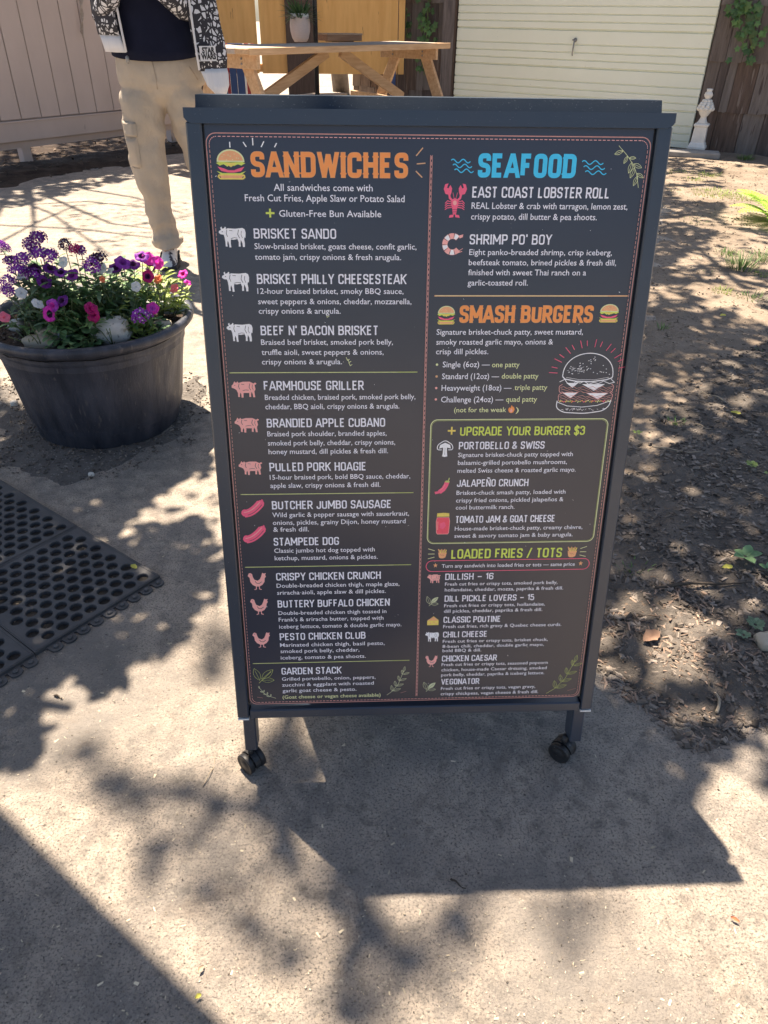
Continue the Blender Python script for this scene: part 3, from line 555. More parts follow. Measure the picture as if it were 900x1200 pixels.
def icon(kind, x, y, W, H):
    s = Ink(); P = lambda pts: [(x+a*W, y+b*H) for a, b in pts]
    K = ['w', 'pk', 'rd', 'g', 'ye', 'bun', 'gl', 'sg', 'o', 'bl', 'dk', 'br', 'hp', 'ln', 'lav', 'gp']; I = {k: i for i, k in enumerate(K)}
    sm = lambda pts, r=.12: fillet(P(pts), r*W)
    if kind in ('cow', 'pig'):
        m = I['w'] if kind == 'cow' else I['pk']
        if kind == 'cow':
            B = [(.06, .62), (.0, .70), (.02, .78), (.09, .82), (.07, .93), (.12, .98), (.13, .88), (.20, .90), (.24, .98), (.28, .93), (.26, .86), (.34, .90), (.60, .88), (.86, .92), (.94, .86), (.97, .7), (.95, .45), (.92, .48), (.90, .38), (.92, .2), (.91, .02), (.84, .02), (.83, .2), (.78, .36), (.76, .2), (.76, .04), (.69, .04), (.70, .25), (.66, .40), (.52, .36), (.42, .38), (.41, .2), (.42, .0), (.35, .0), (.34, .2), (.31, .32), (.28, .18), (.29, .04), (.22, .04), (.22, .25), (.20, .48), (.17, .60)]
        else:
            B = [(.0, .60), (.0, .72), (.06, .80), (.12, .98), (.18, .88), (.24, .97), (.28, .88), (.45, .95), (.72, .95), (.86, .84), (.93, .90), (.98, .84), (.95, .78), (.90, .76), (.93, .5), (.88, .36), (.89, .18), (.90, .02), (.82, .02), (.81, .2), (.77, .34), (.74, .2), (.74, .04), (.67, .04), (.67, .28), (.45, .28), (.44, .1), (.44, .0), (.36, .0), (.36, .2), (.33, .30), (.30, .16), (.30, .04), (.23, .04), (.23, .28), (.18, .46), (.10, .54)]
        s.poly(P(B), m)
        s.ribbon(P([(.30, .84), (.27, .66), (.31, .5)]), W*.02, I['dk']); s.ribbon(P([(.72, .84), (.68, .62), (.74, .44)]), W*.02, I['dk']); s.ribbon(P([(.42, .42), (.55, .46), (.66, .44)]), W*.018, I['dk'])
        s.ell(x+.13*W, y+.74*H, W*.018, W*.018, I['dk'], 6)
        s.ribbon(P([(.82, .78), (.80, .6), (.84, .45)]), W*.016, I['dk']); s.ribbon(P([(.38, .80), (.50, .78)]), W*.016, I['dk'])
    elif kind == 'burger':
        s.poly(P([(.06, .62)]+[(.5-.44*cos(pi*i/12), .60+.36*sin(pi*i/12)) for i in range(13)]+[(.94, .60)]), I['bun'])
        s.ribbon(P([(.5-.45*cos(pi*i/14), .60+.38*sin(pi*i/14)) for i in range(15)]+[(.05, .60)]), W*.045, I['gp'])
        for i in range(9): s.ell(x+W*(.22+.07*i), y+H*(.70+.10*sin(i*2.3)+.05), W*.02, W*.014, I['gp'], 6)
        s.poly(P([(.0, .54), (.12, .58), (.5, .56), (.88, .58), (1, .54), (.86, .46), (.74, .50), (.6, .44), (.5, .50), (.38, .42), (.25, .5), (.12, .45)]), I['g'])
        s.poly(P([(.30, .54), (.70, .54), (.5, .40)]), I['ye'])
        s.poly(P([(.04, .42), (.25, .36), (.4, .30), (.6, .30), (.76, .36), (.96, .42), (.84, .27), (.6, .22), (.4, .22), (.16, .27)]), I['hp'])
        s.poly(P([(.0, .27), (.2, .2), (.8, .2), (1, .27), (.86, .15), (.14, .15)]), I['g'])
        s.ribbon(fillet(P([(.5, .13), (.96, .13), (.92, .01), (.08, .01), (.04, .13), (.5, .13)]), W*.06), W*.05, I['ye']); s.poly(P([(.1, .12), (.9, .12), (.86, .03), (.14, .03)]), I['bun'])
    elif kind == 'sausage':
        pts = [(.08+.8*t, .18+.62*t**1.9) for t in [i/8 for i in range(9)]]
        s.ribbon(P(pts), W*.40, I['hp']); s.ell(x+.10*W, y+.22*H, W*.17, W*.19, I['hp']); s.ell(x+.88*W, y+.78*H, W*.17, W*.17, I['hp'])
        s.ribbon(P([(a-.03, b+.07) for a, b in pts]), W*.035, I['pk']); s.ribbon(P([(a+.05, b-.10) for a, b in pts[1:]]), W*.022, I['dk']); s.ribbon(P([(.9, .88), (.98, 1.0)]), W*.09, I['hp']); s.ribbon(P([(.0, .15), (-.05, .22)]), W*.08, I['hp'])
    elif kind == 'chicken':
        s.poly(P([(.0, .80), (.06, .94), (.14, .98), (.24, .92), (.28, .74), (.34, .60), (.52, .52), (.66, .62), (.74, .80), (.80, .98), (.88, .94), (1, .96), (.95, .84), (1, .78), (.92, .66), (.90, .46), (.78, .28), (.6, .18), (.42, .18), (.24, .28), (.12, .46), (.10, .70)]), I['pk'])
        s.ribbon(P([(.38, .5), (.46, .38), (.60, .36), (.74, .46)]), W*.03, I['dk']); s.ribbon(P([(.43, .18), (.43, .03), (.32, .0)]), W*.045, I['pk']); s.ribbon(P([(.60, .18), (.60, .03), (.72, .0)]), W*.045, I['pk']); s.ell(x+.14*W, y+.86*H, W*.02, W*.02, I['dk'], 6)
    elif kind in ('leaf', 'sprig', 'sprigf', 'sprigd'):
        def lf(ax, ay, ang, L_, wd, m, fill=False):
            c, s_ = cos(ang), sin(ang); pts = []
            for i in range(9): t = i/8; pts.append((t*L_, wd*sin(pi*t)**.9))
            for i in range(8, -1, -1): t = i/8; pts.append((t*L_, -wd*sin(pi*t)**.9))
            Q = [(ax+c*a-s_*b, ay+s_*a+c*b) for a, b in pts]
            if fill: s.poly(Q[:-1], m)
            s.ribbon(Q, .55, m); s.ribbon([(ax, ay), (ax+c*L_*.85, ay+s_*L_*.85)], .5, m if not fill else I['dk'])
        if kind == 'leaf':
            m = I['gl'] if W > 25 else I['sg']
            s.ribbon(P([(.15, .02), (.4, .3), (.8, .75)]), .8, m)
            lf(x+.2*W, y+.2*H, 1.9, W*.75, W*.16, m, False); lf(x+.3*W, y+.28*H, .75, W*.8, W*.17, m, W < 25); lf(x+.3*W, y+.2*H, .0, W*.62, W*.14, m)
        elif kind == 'sprigd':
            m = I['gp']; st = [(.2, 1.0), (.5, .72), (.72, .4), (.82, .02)]; s.ribbon(fillet(P(st), 8), .6, m)
            for (a, b, an, l) in ((.32, .88, 3.5, 12), (.45, .76, 4.3, 10), (.58, .62, 4.5, 14), (.66, .5, 4.4, 14), (.76, .3, 4.4, 13), (.5, .72, .0, 9), (.62, .58, -.35, 13), (.74, .36, -.5, 11)): lf(x+a*W, y+b*H, an, l, l*.2, m)
        else:
            m = I['gl'] if (kind == 'sprig' and W > 50) else I['sg']; fl = -1 if kind == 'sprigf' else 1
            Q = lambda a, b: (x+(a if fl > 0 else 1-a)*W, y+b*H)
            s.ribbon([Q(0, 0), Q(.25, .14), Q(.5, .4), Q(.72, .85)], .7, m); n = 4 if fl > 0 else 3
            for i in range(n):
                t = .18+.22*i; a0, b0 = Q(.12+.66*t, .04+.85*t**1.25); L_ = (.20-.015*i)*H
                lf(a0, b0, 1.75 if fl > 0 else pi-1.75, L_, L_*.2, m); lf(a0+W*.04*fl, b0, .35 if fl > 0 else pi-.35, L_*1.15, L_*.2, m)
            a0, b0 = Q(.72, .82); lf(a0, b0, 1.4 if fl > 0 else pi-1.4, H*.18, H*.035, m)
            s.ribbon([Q(.6, .06), Q(.85, .12)], .5, I['ln'])
    elif kind == 'wave':
        for k in range(3):
            s.ribbon([(x+W*(.08*k+.84*i/16), y+H*(.84-.34*k)+H*.13*sin(i/16*4*pi*.95+.4)) for i in range(17)], 1.3, I['bl'])
    elif kind == 'lobster':
        m = I['hp']
        for q in (-1, 1):
            X = lambda a: .5+q*a
            s.poly(P([(X(.20), .66), (X(.42), .70), (X(.50), .84), (X(.44), .98), (X(.30), 1.0), (X(.36), .88), (X(.30), .86), (X(.22), .96), (X(.14), .86), (X(.16), .74)]), m)
            s.ribbon(P([(X(.10), .50), (X(.22), .58), (X(.26), .70)]), W*.09, m)
            for k in range(4): s.ribbon(P([(X(.12), .46-.05*k), (X(.32), .50-.07*k), (X(.42), .42-.06*k)]), W*.035, m)
            s.poly(P([(X(.03), .10), (X(.20), .08), (X(.24), .0), (X(.04), .02)]), m); s.ribbon(P([(X(.04), .58), (X(.10), .74)]), W*.02, m)
        s.ell(x+.5*W, y+.42*H, W*.16, H*.16, m); s.ell(x+.5*W, y+.44*H, W*.08, H*.07, I['pk'])
        for k in range(4): s.poly(P([(.38+.012*k, .29-.05*k), (.62-.012*k, .29-.05*k), (.60-.012*k, .25-.05*k), (.40+.012*k, .25-.05*k)]), m)
    elif kind == 'shrimp':
        cx, cy, R_ = x+.52*W, y+.5*H, W*.38; n = 8
        for k in range(n):
            a0 = radians(48+k*34.5); a1 = a0+radians(29)
            pts = [(cx+R_*1.22*cos(a0+(a1-a0)*i/4), cy+R_*1.22*sin(a0+(a1-a0)*i/4)) for i in range(5)]+[(cx+R_*.62*cos(a1-(a1-a0)*i/4), cy+R_*.62*sin(a1-(a1-a0)*i/4)) for i in range(5)]
            s.poly(pts, I['pk'] if k % 2 else I['w']); s.ribbon(pts+[pts[0]], .5, I['pk'])
        s.poly(P([(.78, .86), (1.0, .92), (.98, .80), (.84, .74)]), I['pk']); s.ribbon(P([(.74, .12), (.98, .2)]), .8, I['pk']); s.ribbon(P([(.74, .16), (1.0, .32)]), .8, I['pk'])
    elif kind == 'bigburger':
        r = random.Random(5); m = I['w']; X0, X1 = .10, .90; cxb = .49
        dome = [(cxb-.41*cos(pi*i/22), .575+.36*sin(pi*i/22)**.85) for i in range(23)]
        s.ribbon(P(dome), 1.3, m); s.ribbon(P([(cxb-.41, .575), (.12, .535), (.3, .50), (.55, .49), (.8, .52), (.89, .55), (cxb+.41, .575)]), 1.6, m); s.ribbon(P([(.14, .56), (.35, .525), (.6, .52), (.84, .56)]), .5, m)
        for k in range(70):
            a = r.uniform(-.37, .37); b = r.uniform(.60, .90)
            if (a/.38)**2+((b-.575)/.33)**2 < .9: s.ell(x+(cxb+a)*W, y+b*H, .95, .6, m, 7)
        for k in range(26):
            a = r.uniform(-.35, -.1); b = r.uniform(.6, .72); s.ribbon(P([(cxb+a, b), (cxb+a+.03, b+.008)]), .35, m)
        s.ribbon(P([(.04, .49), (.12, .53), (.16, .48), (.24, .43), (.30, .49), (.38, .47), (.44, .5), (.52, .45), (.6, .48), (.68, .46), (.76, .5), (.86, .46), (.94, .48), (.88, .53)]), 1.0, m)
        for (a, b, wd, d, mm) in ((.16, .47, .18, .07, I['w']), (.42, .45, .36, .10, I['w']), (.10, .32, .26, .09, I['pk']), (.50, .31, .36, .10, I['pk'])):
            s.poly(P([(a, b), (a+wd, b), (a+wd*.55, b-d)]), I['w']); s.ribbon(P([(a, b), (a+wd*.55, b-d), (a+wd, b), (a, b)]), .8, mm)
        for (y0, c1) in ((.40, I['ln']), (.26, I['ln'])):
            for q in range(3):
                s.ribbon(P([(.06+.01*q+.86*i/16, y0-.035*q+.018*sin(i*2.1+q)) for i in range(17)]), .7, c1)
            s.ribbon(fillet(P([(.09, y0+.05), (.04, y0+.02), (.05, y0-.07), (.10, y0-.09)]), 2), .8, I['pk']); s.ribbon(fillet(P([(.90, y0+.05), (.94, y0+.02), (.92, y0-.07), (.88, y0-.09)]), 2), .8, I['pk'])
        for i in range(26): s.ribbon(P([(.07+.033*i, .17+.012*sin(i*1.9)), (.09+.033*i, .185+.012*cos(i*2.3))]), 1.4, [I['g'], I['o'], I['hp'], I['ye'], I['gp']][i % 5])
        s.ribbon(fillet(P([(.03, .19), (.02, .08), (.14, .0), (.5, -.02), (.80, .02), (.90, .10), (.92, .2)]), 9), 1.4, m); s.ribbon(P([(.03, .17), (.2, .105), (.45, .085), (.7, .11), (.9, .18)]), 1.0, m)
        for k in range(34): a = r.uniform(.1, .84); s.ribbon(P([(a, r.uniform(.02, .07)), (a+.025, r.uniform(.03, .075))]), .45, m)
        for k in range(15):
            a = radians(178-k*11.6-(0 if k % 2 else 2)); r0 = .50+(.02 if k % 2 else 0); r1 = r0+(.10 if k % 2 else .14)
            s.ribbon(P([(cxb+r0*cos(a), .60+.43*(r0/.5)*sin(a)), (cxb+r1*cos(a), .60+.43*(r1/.5)*sin(a))]), 1.0, I['hp'])
    elif kind == 'mushroom':
        s.ribbon(fillet(P([(.3, .42), (.02, .42), (.04, .72), (.5, 1.02), (.96, .72), (.98, .42), (.7, .42)]), 5), 1.3, I['w'])
        s.poly(P([(.14, .5), (.2, .72), (.5, .86), (.8, .72), (.86, .5), (.62, .56), (.62, .3), (.66, .02), (.5, -.02), (.34, .02), (.38, .3), (.38, .56)]), I['w']); s.ribbon(P([(.5, .55), (.5, .1)]), .6, I['dk'])
    elif kind == 'chili':
        pts = [(.02, .04), (.3, .1), (.55, .28), (.7, .52), (.78, .74)]
        s.ribbon(P(pts[:3]), W*.17, I['hp']); s.ribbon(P(pts[1:]), W*.30, I['hp']); s.ribbon(P([(.78, .74), (.86, .84), (.92, 1.0)]), W*.07, I['gl']); s.poly(P([(.62, .72), (.92, .70), (.94, .80), (.7, .84)]), I['gl']); s.ribbon(P([(.35, .22), (.55, .4), (.66, .6)]), .6, I['pk'])
    elif kind == 'jar':
        s.poly(P([(.08, .82), (.10, .98), (.5, 1.0), (.9, .98), (.92, .82)]), I['ye']); s.poly(P([(.1, .78), (.9, .78), (.96, .6), (.92, .06), (.84, .0), (.16, .0), (.08, .06), (.04, .6)]), I['rd'])
        s.ribbon(P([(.1, .78), (.9, .78), (.96, .6), (.92, .06), (.84, .0), (.16, .0), (.08, .06), (.04, .6), (.1, .78)]), .8, I['pk']); s.poly(P([(.3, .5), (.6, .58), (.72, .38), (.5, .22), (.3, .3)]), I['hp']); s.ribbon(P([(.16, .6), (.16, .2)]), .8, I['pk'])
    elif kind == 'flame':
        s.poly(P([(.5, 1.0), (.75, .7), (.8, .85), (.95, .45), (.8, .1), (.5, 0), (.2, .1), (.05, .45), (.2, .75), (.35, .6)]), I['o']); s.poly(P([(.5, .6), (.7, .3), (.5, .05), (.3, .3)]), I['pk'])
    elif kind == 'fries':
        for i in range(6): s.ribbon(P([(.28+.09*i, .5), (.12+.15*i, .95-.08*(i % 2))]), W*.09, I['ye'] if i % 2 else I['bun'])
        s.poly(P([(.1, .62), (.3, .5), (.5, .55), (.7, .5), (.92, .62), (.8, .1), (.6, 0), (.35, 0), (.2, .1)]), I['bun']); s.ribbon(P([(.3, .42), (.4, .3), (.55, .35), (.65, .25)]), .7, I['br'])
    elif kind == 'cheese':
        s.poly(P([(.02, .08), (.02, .55), (.55, 1.0), (.98, .6), (.98, .08)]), I['ye']); s.ribbon(P([(.02, .55), (.98, .58)]), .8, I['bun']); s.poly(P([(.06, .6), (.55, .95), (.92, .62)]), I['bun'])
        for a, b in ((.3, .3), (.6, .38), (.78, .22)): s.ell(x+a*W, y+b*H, W*.06, H*.07, I['bun'], 8)
    elif kind == 'plus':
        c = I['g'] if x < 0 else I['ye']; s.ribbon(P([(.5, 0), (.5, 1)]), W*.22, c); s.ribbon(P([(0, .5), (1, .5)]), W*.22, c)
    elif kind == 'star':
        s.poly(P([(.5+.5*cos(pi/2+i*pi/5)*(1 if i % 2 == 0 else .42), .5+.5*sin(pi/2+i*pi/5)*(1 if i % 2 == 0 else .42)) for i in range(10)]), I['bun'])
    nm = {'cow': 'cow_drawing', 'pig': 'pig_drawing', 'burger': 'burger_drawing', 'sausage': 'sausage_drawing', 'chicken': 'chicken_drawing', 'leaf': 'leaf_drawing', 'wave': 'wave_drawing', 'lobster': 'lobster_drawing', 'shrimp': 'shrimp_drawing', 'bigburger': 'stacked_burger_drawing', 'mushroom': 'mushroom_drawing', 'chili': 'chili_drawing', 'jar': 'jam_jar_drawing', 'flame': 'flame_drawing', 'fries': 'fries_drawing', 'cheese': 'cheese_drawing', 'plus': 'plus_mark', 'star': 'star_mark'}.get(kind, 'sprig_drawing')
    return s.build(nm, [INK[k] for k in K])
for ic in ICONS:
    if ic[0] not in ('pill', 'box'): icon(*ic)
def rrect(x0, y0, x1, y1, r, n=6):
    P = []
    for cx, cy, a in ((x1-r, y1-r, 0), (x0+r, y1-r, pi/2), (x0+r, y0+r, pi), (x1-r, y0+r, 3*pi/2)):
        for i in range(n+1): P.append((cx+r*cos(a+pi/2*i/n), cy+r*sin(a+pi/2*i/n)))
    return P+[P[0]]
s = Ink(); MM = [INK[k] for k in ('ln', 'w', 'gl', 'or_', 'gp', 'hp', 'pk', 'ye')]
s.ribbon(rrect(-305.5, 26, 304.5, 960.5, 13), 1.3, 0)
inner = rrect(-301.5, 30, 300.5, 956.5, 10)
for i in range(len(inner)-1):        # the stitched inner line
    a = Vector(inner[i]); b = Vector(inner[i+1]); L_ = (b-a).length; n = max(1, int(L_/6.2))
    for k in range(n):
        t0 = k/n; t1 = (k+.66)/n; s.ribbon([tuple(a.lerp(b, t0)), tuple(a.lerp(b, t1))], .9, 0 if a.x == b.x else 6)
s.ribbon([(-1.2, 36), (-1.2, 936)], 1.1, 0); s.ribbon([(1.4, 36), (1.4, 936)], .6, 0)
for i in range(120): s.ribbon([(.2, 38+i*7.5), (.2, 42.6+i*7.5)], .7, 6)
s.build('border_lines', MM)
for y, x0, x1 in ((637, -297.6, -12.4), (439.1, -294.8, -14.3), (307.4, -296.6, -15.3), (114.3, -295.7, -14.6), (749.6, 10.3, 299.4)):
    s = Ink(); s.ribbon([(x0, y), (x1, y)], 1.3 if x0 < 0 else 1.9, 2 if x0 < 0 else 3); s.ribbon([(x0+2, y+.25), (x1-30, y-.1)], .5, 4); s.build('divider_line', MM)
s = Ink(); s.ribbon(rrect(10.8, 346.5, 294.5, 561.5, 11), 1.3, 4); s.ribbon(rrect(12.4, 348.2, 292.8, 559.8, 10), .5, 2); s.build('upgrade_box_outline', MM)
s = Ink(); s.ribbon(rrect(10.4, 293.5, 292.8, 314, 10), 1.2, 5); s.build('note_outline', MM)
s = Ink()
for i, y in enumerate((648.3, 630.1, 612.1, 594.2)): s.ell(17.4, y, 1.9, 1.9, [4, 3, 6, 6][i], 10)
s.build('bullet_marks', MM)
s = Ink()
for (a, b) in (((-21, 935), (-12, 945)), ((-20, 925), (-8, 926)), ((-21, 916), (-12, 908)), ((-252, 944), (-256, 950)), ((-243, 946), (-243, 955)), ((-232, 944), (-228, 951)), ((-274, 943), (-274, 950)), ((-214, 944), (-211, 949))): s.ribbon([a, b], 1.5, 1 if a[0] < -200 else 3)
for q, x0 in ((-1, 24), (1, 274)):
    for k, (dy0, dy1) in enumerate(((6, 10), (0, 0), (-6, -9))): s.ribbon([(x0, 327+dy0), (x0+q*11, 327+dy1)], 1.0, 4)
s.build('ray_marks', MM)
s = Ink()       # scuffs and flecks worn into the print
r = random.Random(9)
for k in range(60): a = (r.uniform(-300, 300), r.uniform(40, 950)); t = r.uniform(0, 6.3); l = r.uniform(.6, 2.2); s.ribbon([a, (a[0]+l*cos(t), a[1]+l*sin(t))], r.uniform(.3, .8), 1)
for (u, v) in ((-118.5, 657), (-117, 652), (-121, 660), (-150, 724)): s.ribbon([(u, v), (u+2, v-5), (u+5, v-3)], .8, 4)
s.build('scuff_marks', MM)

# ------------------------------------------------------------------ rubber mats (hole mats joined edge to edge)
M_HOLE_SHADE = mat('hole_shade', (.012, .011, .010), (.035, .031, .028), scale=30, rough=.95, bump=.8, bscale=120, dist=.003, speck=[(55, .66, (.16, .13, .10))])  # dark tone stands for the shade inside the mat holes; tan specks are debris
K0 = Vector((-.616, .589, 0)); E1 = Vector((-.636, -.771, 0)); E2 = Vector((-.771, .636, 0))
MMAT = Matrix(((E1.x, E2.x, 0, K0.x), (E1.y, E2.y, 0, K0.y), (0, 0, 1, 0), (0, 0, 0, 1)))
def mat_tile(x0, y0, nx, ny, cw, ch, label):
    root = thing('rubber_mat', label, 'rubber mat', tuple(MMAT @ Vector((x0, y0, 0))), 0, 'perforated rubber mats joined together')
    mb = MB(); h = .011; br = .013; R_ = .0147; n = 12
    W_ = nx*cw+cw/2+2*br; H_ = ny*ch+2*br
    def quad(ax, ay, bx, by): mb.add([(ax, ay, h), (bx, ay, h), (bx, by, h), (ax, by, h)], [(0, 1, 2, 3)])
    quad(0, 0, W_, br); quad(0, H_-br, W_, H_); quad(0, br, br, H_-br); quad(W_-br, br, W_, H_-br)
    for (ax, ay, bx, by) in ((0, 0, W_, 0), (W_, 0, W_, H_), (W_, H_, 0, H_), (0, H_, 0, 0)): mb.add([(ax, ay, 0), (bx, by, 0), (bx, by, h), (ax, ay, h)], [(0, 1, 2, 3)])
    for j in range(ny):
        off = br+(cw/2 if j % 2 else 0)
        quad(*((br, br+j*ch, br+cw/2, br+(j+1)*ch) if j % 2 else (br+nx*cw, br+j*ch, br+nx*cw+cw/2, br+(j+1)*ch)))
        for i in range(nx):
            cx = off+(i+.5)*cw; cy = br+(j+.5)*ch; V = []; F = []
            for k in range(n):
                a = 2*pi*k/n+pi/n; c, s_ = cos(a), sin(a); q = min(cw/2/max(1e-6, abs(c)), ch/2/max(1e-6, abs(s_)))
                V += [(cx+q*c, cy+q*s_, h), (cx+R_*1.10*c, cy+R_*1.10*s_, h), (cx+R_*c, cy+R_*s_, h-.0015), (cx+R_*.93*c, cy+R_*.93*s_, .0005)]
            # cell corners
            for k in range(n):
                k2 = (k+1) % n
                for t in range(3): F.append((k*4+t, k2*4+t, k2*4+t+1, k*4+t+1))
            mb.add(V, F)
            for sx in (-1, 1):
                for sy in (-1, 1):
                    ks = sorted(range(n), key=lambda k: hypot(V[k*4][0]-cx-sx*cw/2, V[k*4][1]-cy-sy*ch/2))[:2]
                    a, b = V[ks[0]*4], V[ks[1]*4]; c_ = (cx+sx*cw/2, cy+sy*ch/2, h)
                    if abs((a[0]-c_[0])*(b[1]-c_[1])-(a[1]-c_[1])*(b[0]-c_[0])) > 1e-9:
                        cr = (a[0]-c_[0])*(b[1]-c_[1])-(a[1]-c_[1])*(b[0]-c_[0]); mb.add([c_, a, b] if cr > 0 else [c_, b, a], [(0, 1, 2)])
    o = mb.build('mat_surface', M_RUB, root); o.matrix_basis = MMAT.to_3x3().to_4x4()
    MB().box((W_/2, H_/2, .0012), (W_-.004, H_-.004, .0014)).build('hole_shade', M_HOLE_SHADE, root).matrix_basis = MMAT.to_3x3().to_4x4()
    g = MB()    # raised rims round the edge
    for (ax, ay, bx, by) in ((.003, .0045, W_-.003, .0045), (.003, H_-.0045, W_-.003, H_-.0045), (.0045, .006, .0045, H_-.006), (W_-.0045, .006, W_-.0045, H_-.006)):
        beam(g, (ax, ay, h), (bx, by, h), .0035, .0025, bev=.0006)
    g.build('mat_rim', M_RUB, root).matrix_basis = MMAT.to_3x3().to_4x4()
    return root, W_, H_
cw, ch = .0385, .0335
tB, WB, HB = mat_tile(0, 0, 8, 10, cw, ch, 'black rubber mat with round holes nearest the sign, a yellow leaf in one hole')
tA, _, _ = mat_tile(0, HB+.002, 8, 12, cw, ch, 'black perforated rubber mat behind the nearest one, beside the planter')
tC, _, _ = mat_tile(WB+.002, 0, 8, 10, cw, ch, 'black perforated rubber mat cut by the left edge, in front of the nearest mat')
tD, _, _ = mat_tile(WB+.002, HB+.002, 8, 12, cw, ch, 'black perforated rubber mat at the left edge behind the other mats')
for root, n0 in ((tB, WB), (tC, WB)):       # lobed connector strip on the side facing the camera
    mb = MB(); n = int(n0/.036)
    for i in range(n):
        cx = .018+i*.0365; pts = [(cx+.0165*cos(a)*(1 if abs(cos(a)) < .9 else .92), -.004-.024*max(0, sin(a))**.6) for a in [pi*k/10 for k in range(11)]]
        V = [(x, y, .005) for x, y in pts]+[(x, y, 0) for x, y in pts]; m_ = len(pts)
        mb.add(V, [tuple(range(m_))[::-1]]+[(k, k+1, k+1+m_, k+m_) for k in range(m_-1)]); mb.box((cx, -.002, .0025), (.036, .006, .0049))
        mb.lathe([(.0065, .004), (.0065, .0085), (.005, .0095), (.0001, .0095)], 10, M=T(cx, -.0145, 0))
    mb.build('connector_edge', M_RUB, root).matrix_basis = MMAT.to_3x3().to_4x4()

# ------------------------------------------------------------------ planter
PC = Vector((-.985, 1.515, 0)); ZR = .388; RR = .335
pot = thing('planter', 'large round dark weathered tub planted with purple flowers, left of the sign', 'planter', tuple(PC))
prof = [(.0001, .001), (.236, .001), (.243, .008), (.252, .055), (.258, .063), (.2575, .075), (.263, .082), (.283, .22), (.300, .318), (.304, .322), (.3065, .334), (.3055, .340), (.313, .350), (.3165, .352), (.319, .354), (.330, .358), (.337, .366), (.339, .376), (.336, .385), (.328, .390), (.319, .389), (.312, .382), (.303, .34), (.300, .30)]
mb = MB().lathe(prof, 72, wob=lambda a, z: 1+.006*sin(2*a+1)+.003*sin(5*a), cap=False); mb.build('tub', M_POT, pot)
mb = MB(); V = []; F = []; n = 40; m_ = 14
for i in range(m_+1):
    for j in range(n):
        r_ = .312*i/m_; a = 2*pi*j/n; V.append((r_*cos(a), r_*sin(a), .345+.03*(1-(r_/.31)**2)+.010*fbm(r_*cos(a)*18, r_*sin(a)*18, 3)))
for i in range(m_):
    for j in range(n): F.append((i*n+j, i*n+(j+1) % n, (i+1)*n+(j+1) % n, (i+1)*n+j))
mb.add(V, F, smooth=True); mb.build('potting_soil', M_SOIL, pot)
mb = MB()
for k in range(900):
    a = rnd.uniform(0, 6.28); r_ = .30*rnd.random()**.5; L_ = rnd.uniform(.004, .013)
    mb.box((0, 0, 0), (L_, L_*.5, L_*.4), M=T(r_*cos(a), r_*sin(a), .349+.03*(1-(r_/.31)**2)) @ RZ(rnd.uniform(0, 6)) @ RX(rnd.uniform(-.6, .6)))
tag(mb.build('soil_crumbs', M_CHIP, pot), kind='stuff')
def stone(u, v, wpx, hpx, depth, label, m, zz=.385, rot=0, seed=0, sq=3.0):
    p = gp(u, v, zz); s_ = (p-CAM).dot(FWD)/FPX; w_ = wpx*s_/2; h_ = hpx*s_/2/.95; V = []; F = []; nu, nv = 16, 10
    for i in range(nv+1):
        for j in range(nu):
            th = pi*i/nv; ph = 2*pi*j/nu; d = Vector((sin(th)*cos(ph), sin(th)*sin(ph), cos(th)))
            k = (abs(d.x)**sq+abs(d.y)**sq+abs(d.z)**sq)**(-1/sq)*(1+.13*fbm(d.x*1.4+seed, d.y*1.4, d.z*1.4+seed)); V.append((d.x*w_*k, d.y*depth/2*k, d.z*h_*k))
    for i in range(nv):
        for j in range(nu): F.append((i*nu+j, (i+1)*nu+j, (i+1)*nu+(j+1) % nu, i*nu+(j+1) % nu))
    return tag(MB().add(V, F, smooth=True).build('stone', m, None, tuple(p), (0, 0, rot)), label, 'stone', 'stones laid on the planter soil')
M_GRAN = mat('granite', (.52, .50, .46), (.66, .63, .58), scale=20, rough=.85, bump=.5, bscale=90, dist=.003, speck=[(70, .62, (.28, .26, .24)), (28, .66, (.40, .35, .27))])
M_STG = mat('grey_stone', (.36, .37, .37), (.50, .50, .49), scale=14, rough=.85, bump=.5, bscale=60, dist=.003)
M_STT = mat('tan_stone', (.36, .31, .24), (.48, .43, .34), scale=14, rough=.9, bump=.6, bscale=60, dist=.004, speck=[(40, .64, (.26, .22, .17))])
M_STB = mat('blue_stone', (.30, .34, .38), (.44, .48, .52), scale=16, rough=.85, bump=.5, bscale=60, dist=.003)
stone(130, 388, 44, 30, .085, 'large rounded speckled granite stone at the front of the planter', M_GRAN, seed=1, zz=.392)
stone(200, 360, 38, 15, .07, 'long flat pale stone at the right rim of the planter', M_STG, rot=.25, seed=5, zz=.39, sq=2.2)
stone(178, 357, 14, 12, .05, 'small pale stone behind the long flat stone', M_STG, seed=6)
stone(153, 376, 20, 24, .06, 'blue grey stone right of the large granite stone', M_STB, seed=7)
stone(150, 363, 16, 14, .05, 'grey stone half hidden under leaves above the blue grey stone', M_STG, seed=17)
stone(48, 401, 39, 14, .05, 'flat tan slab stone lying front left on the planter soil', M_STT, seed=8, zz=.38, sq=4)
stone(57, 390, 27, 12, .05, 'brownish tan stone stacked behind the flat tan slab', M_STT, seed=9, zz=.395, sq=3.5)
stone(76, 392, 17, 12, .05, 'small pale blue stone right of the tan stones', M_STB, seed=10, zz=.388)
stone(20, 381, 18, 12, .05, 'pale round stone among leaves at the left of the planter', M_STG, seed=11, zz=.395)
stone(190, 381, 22, 12, .05, 'dull tan stone half buried near the right front rim', M_STT, seed=12, zz=.375)

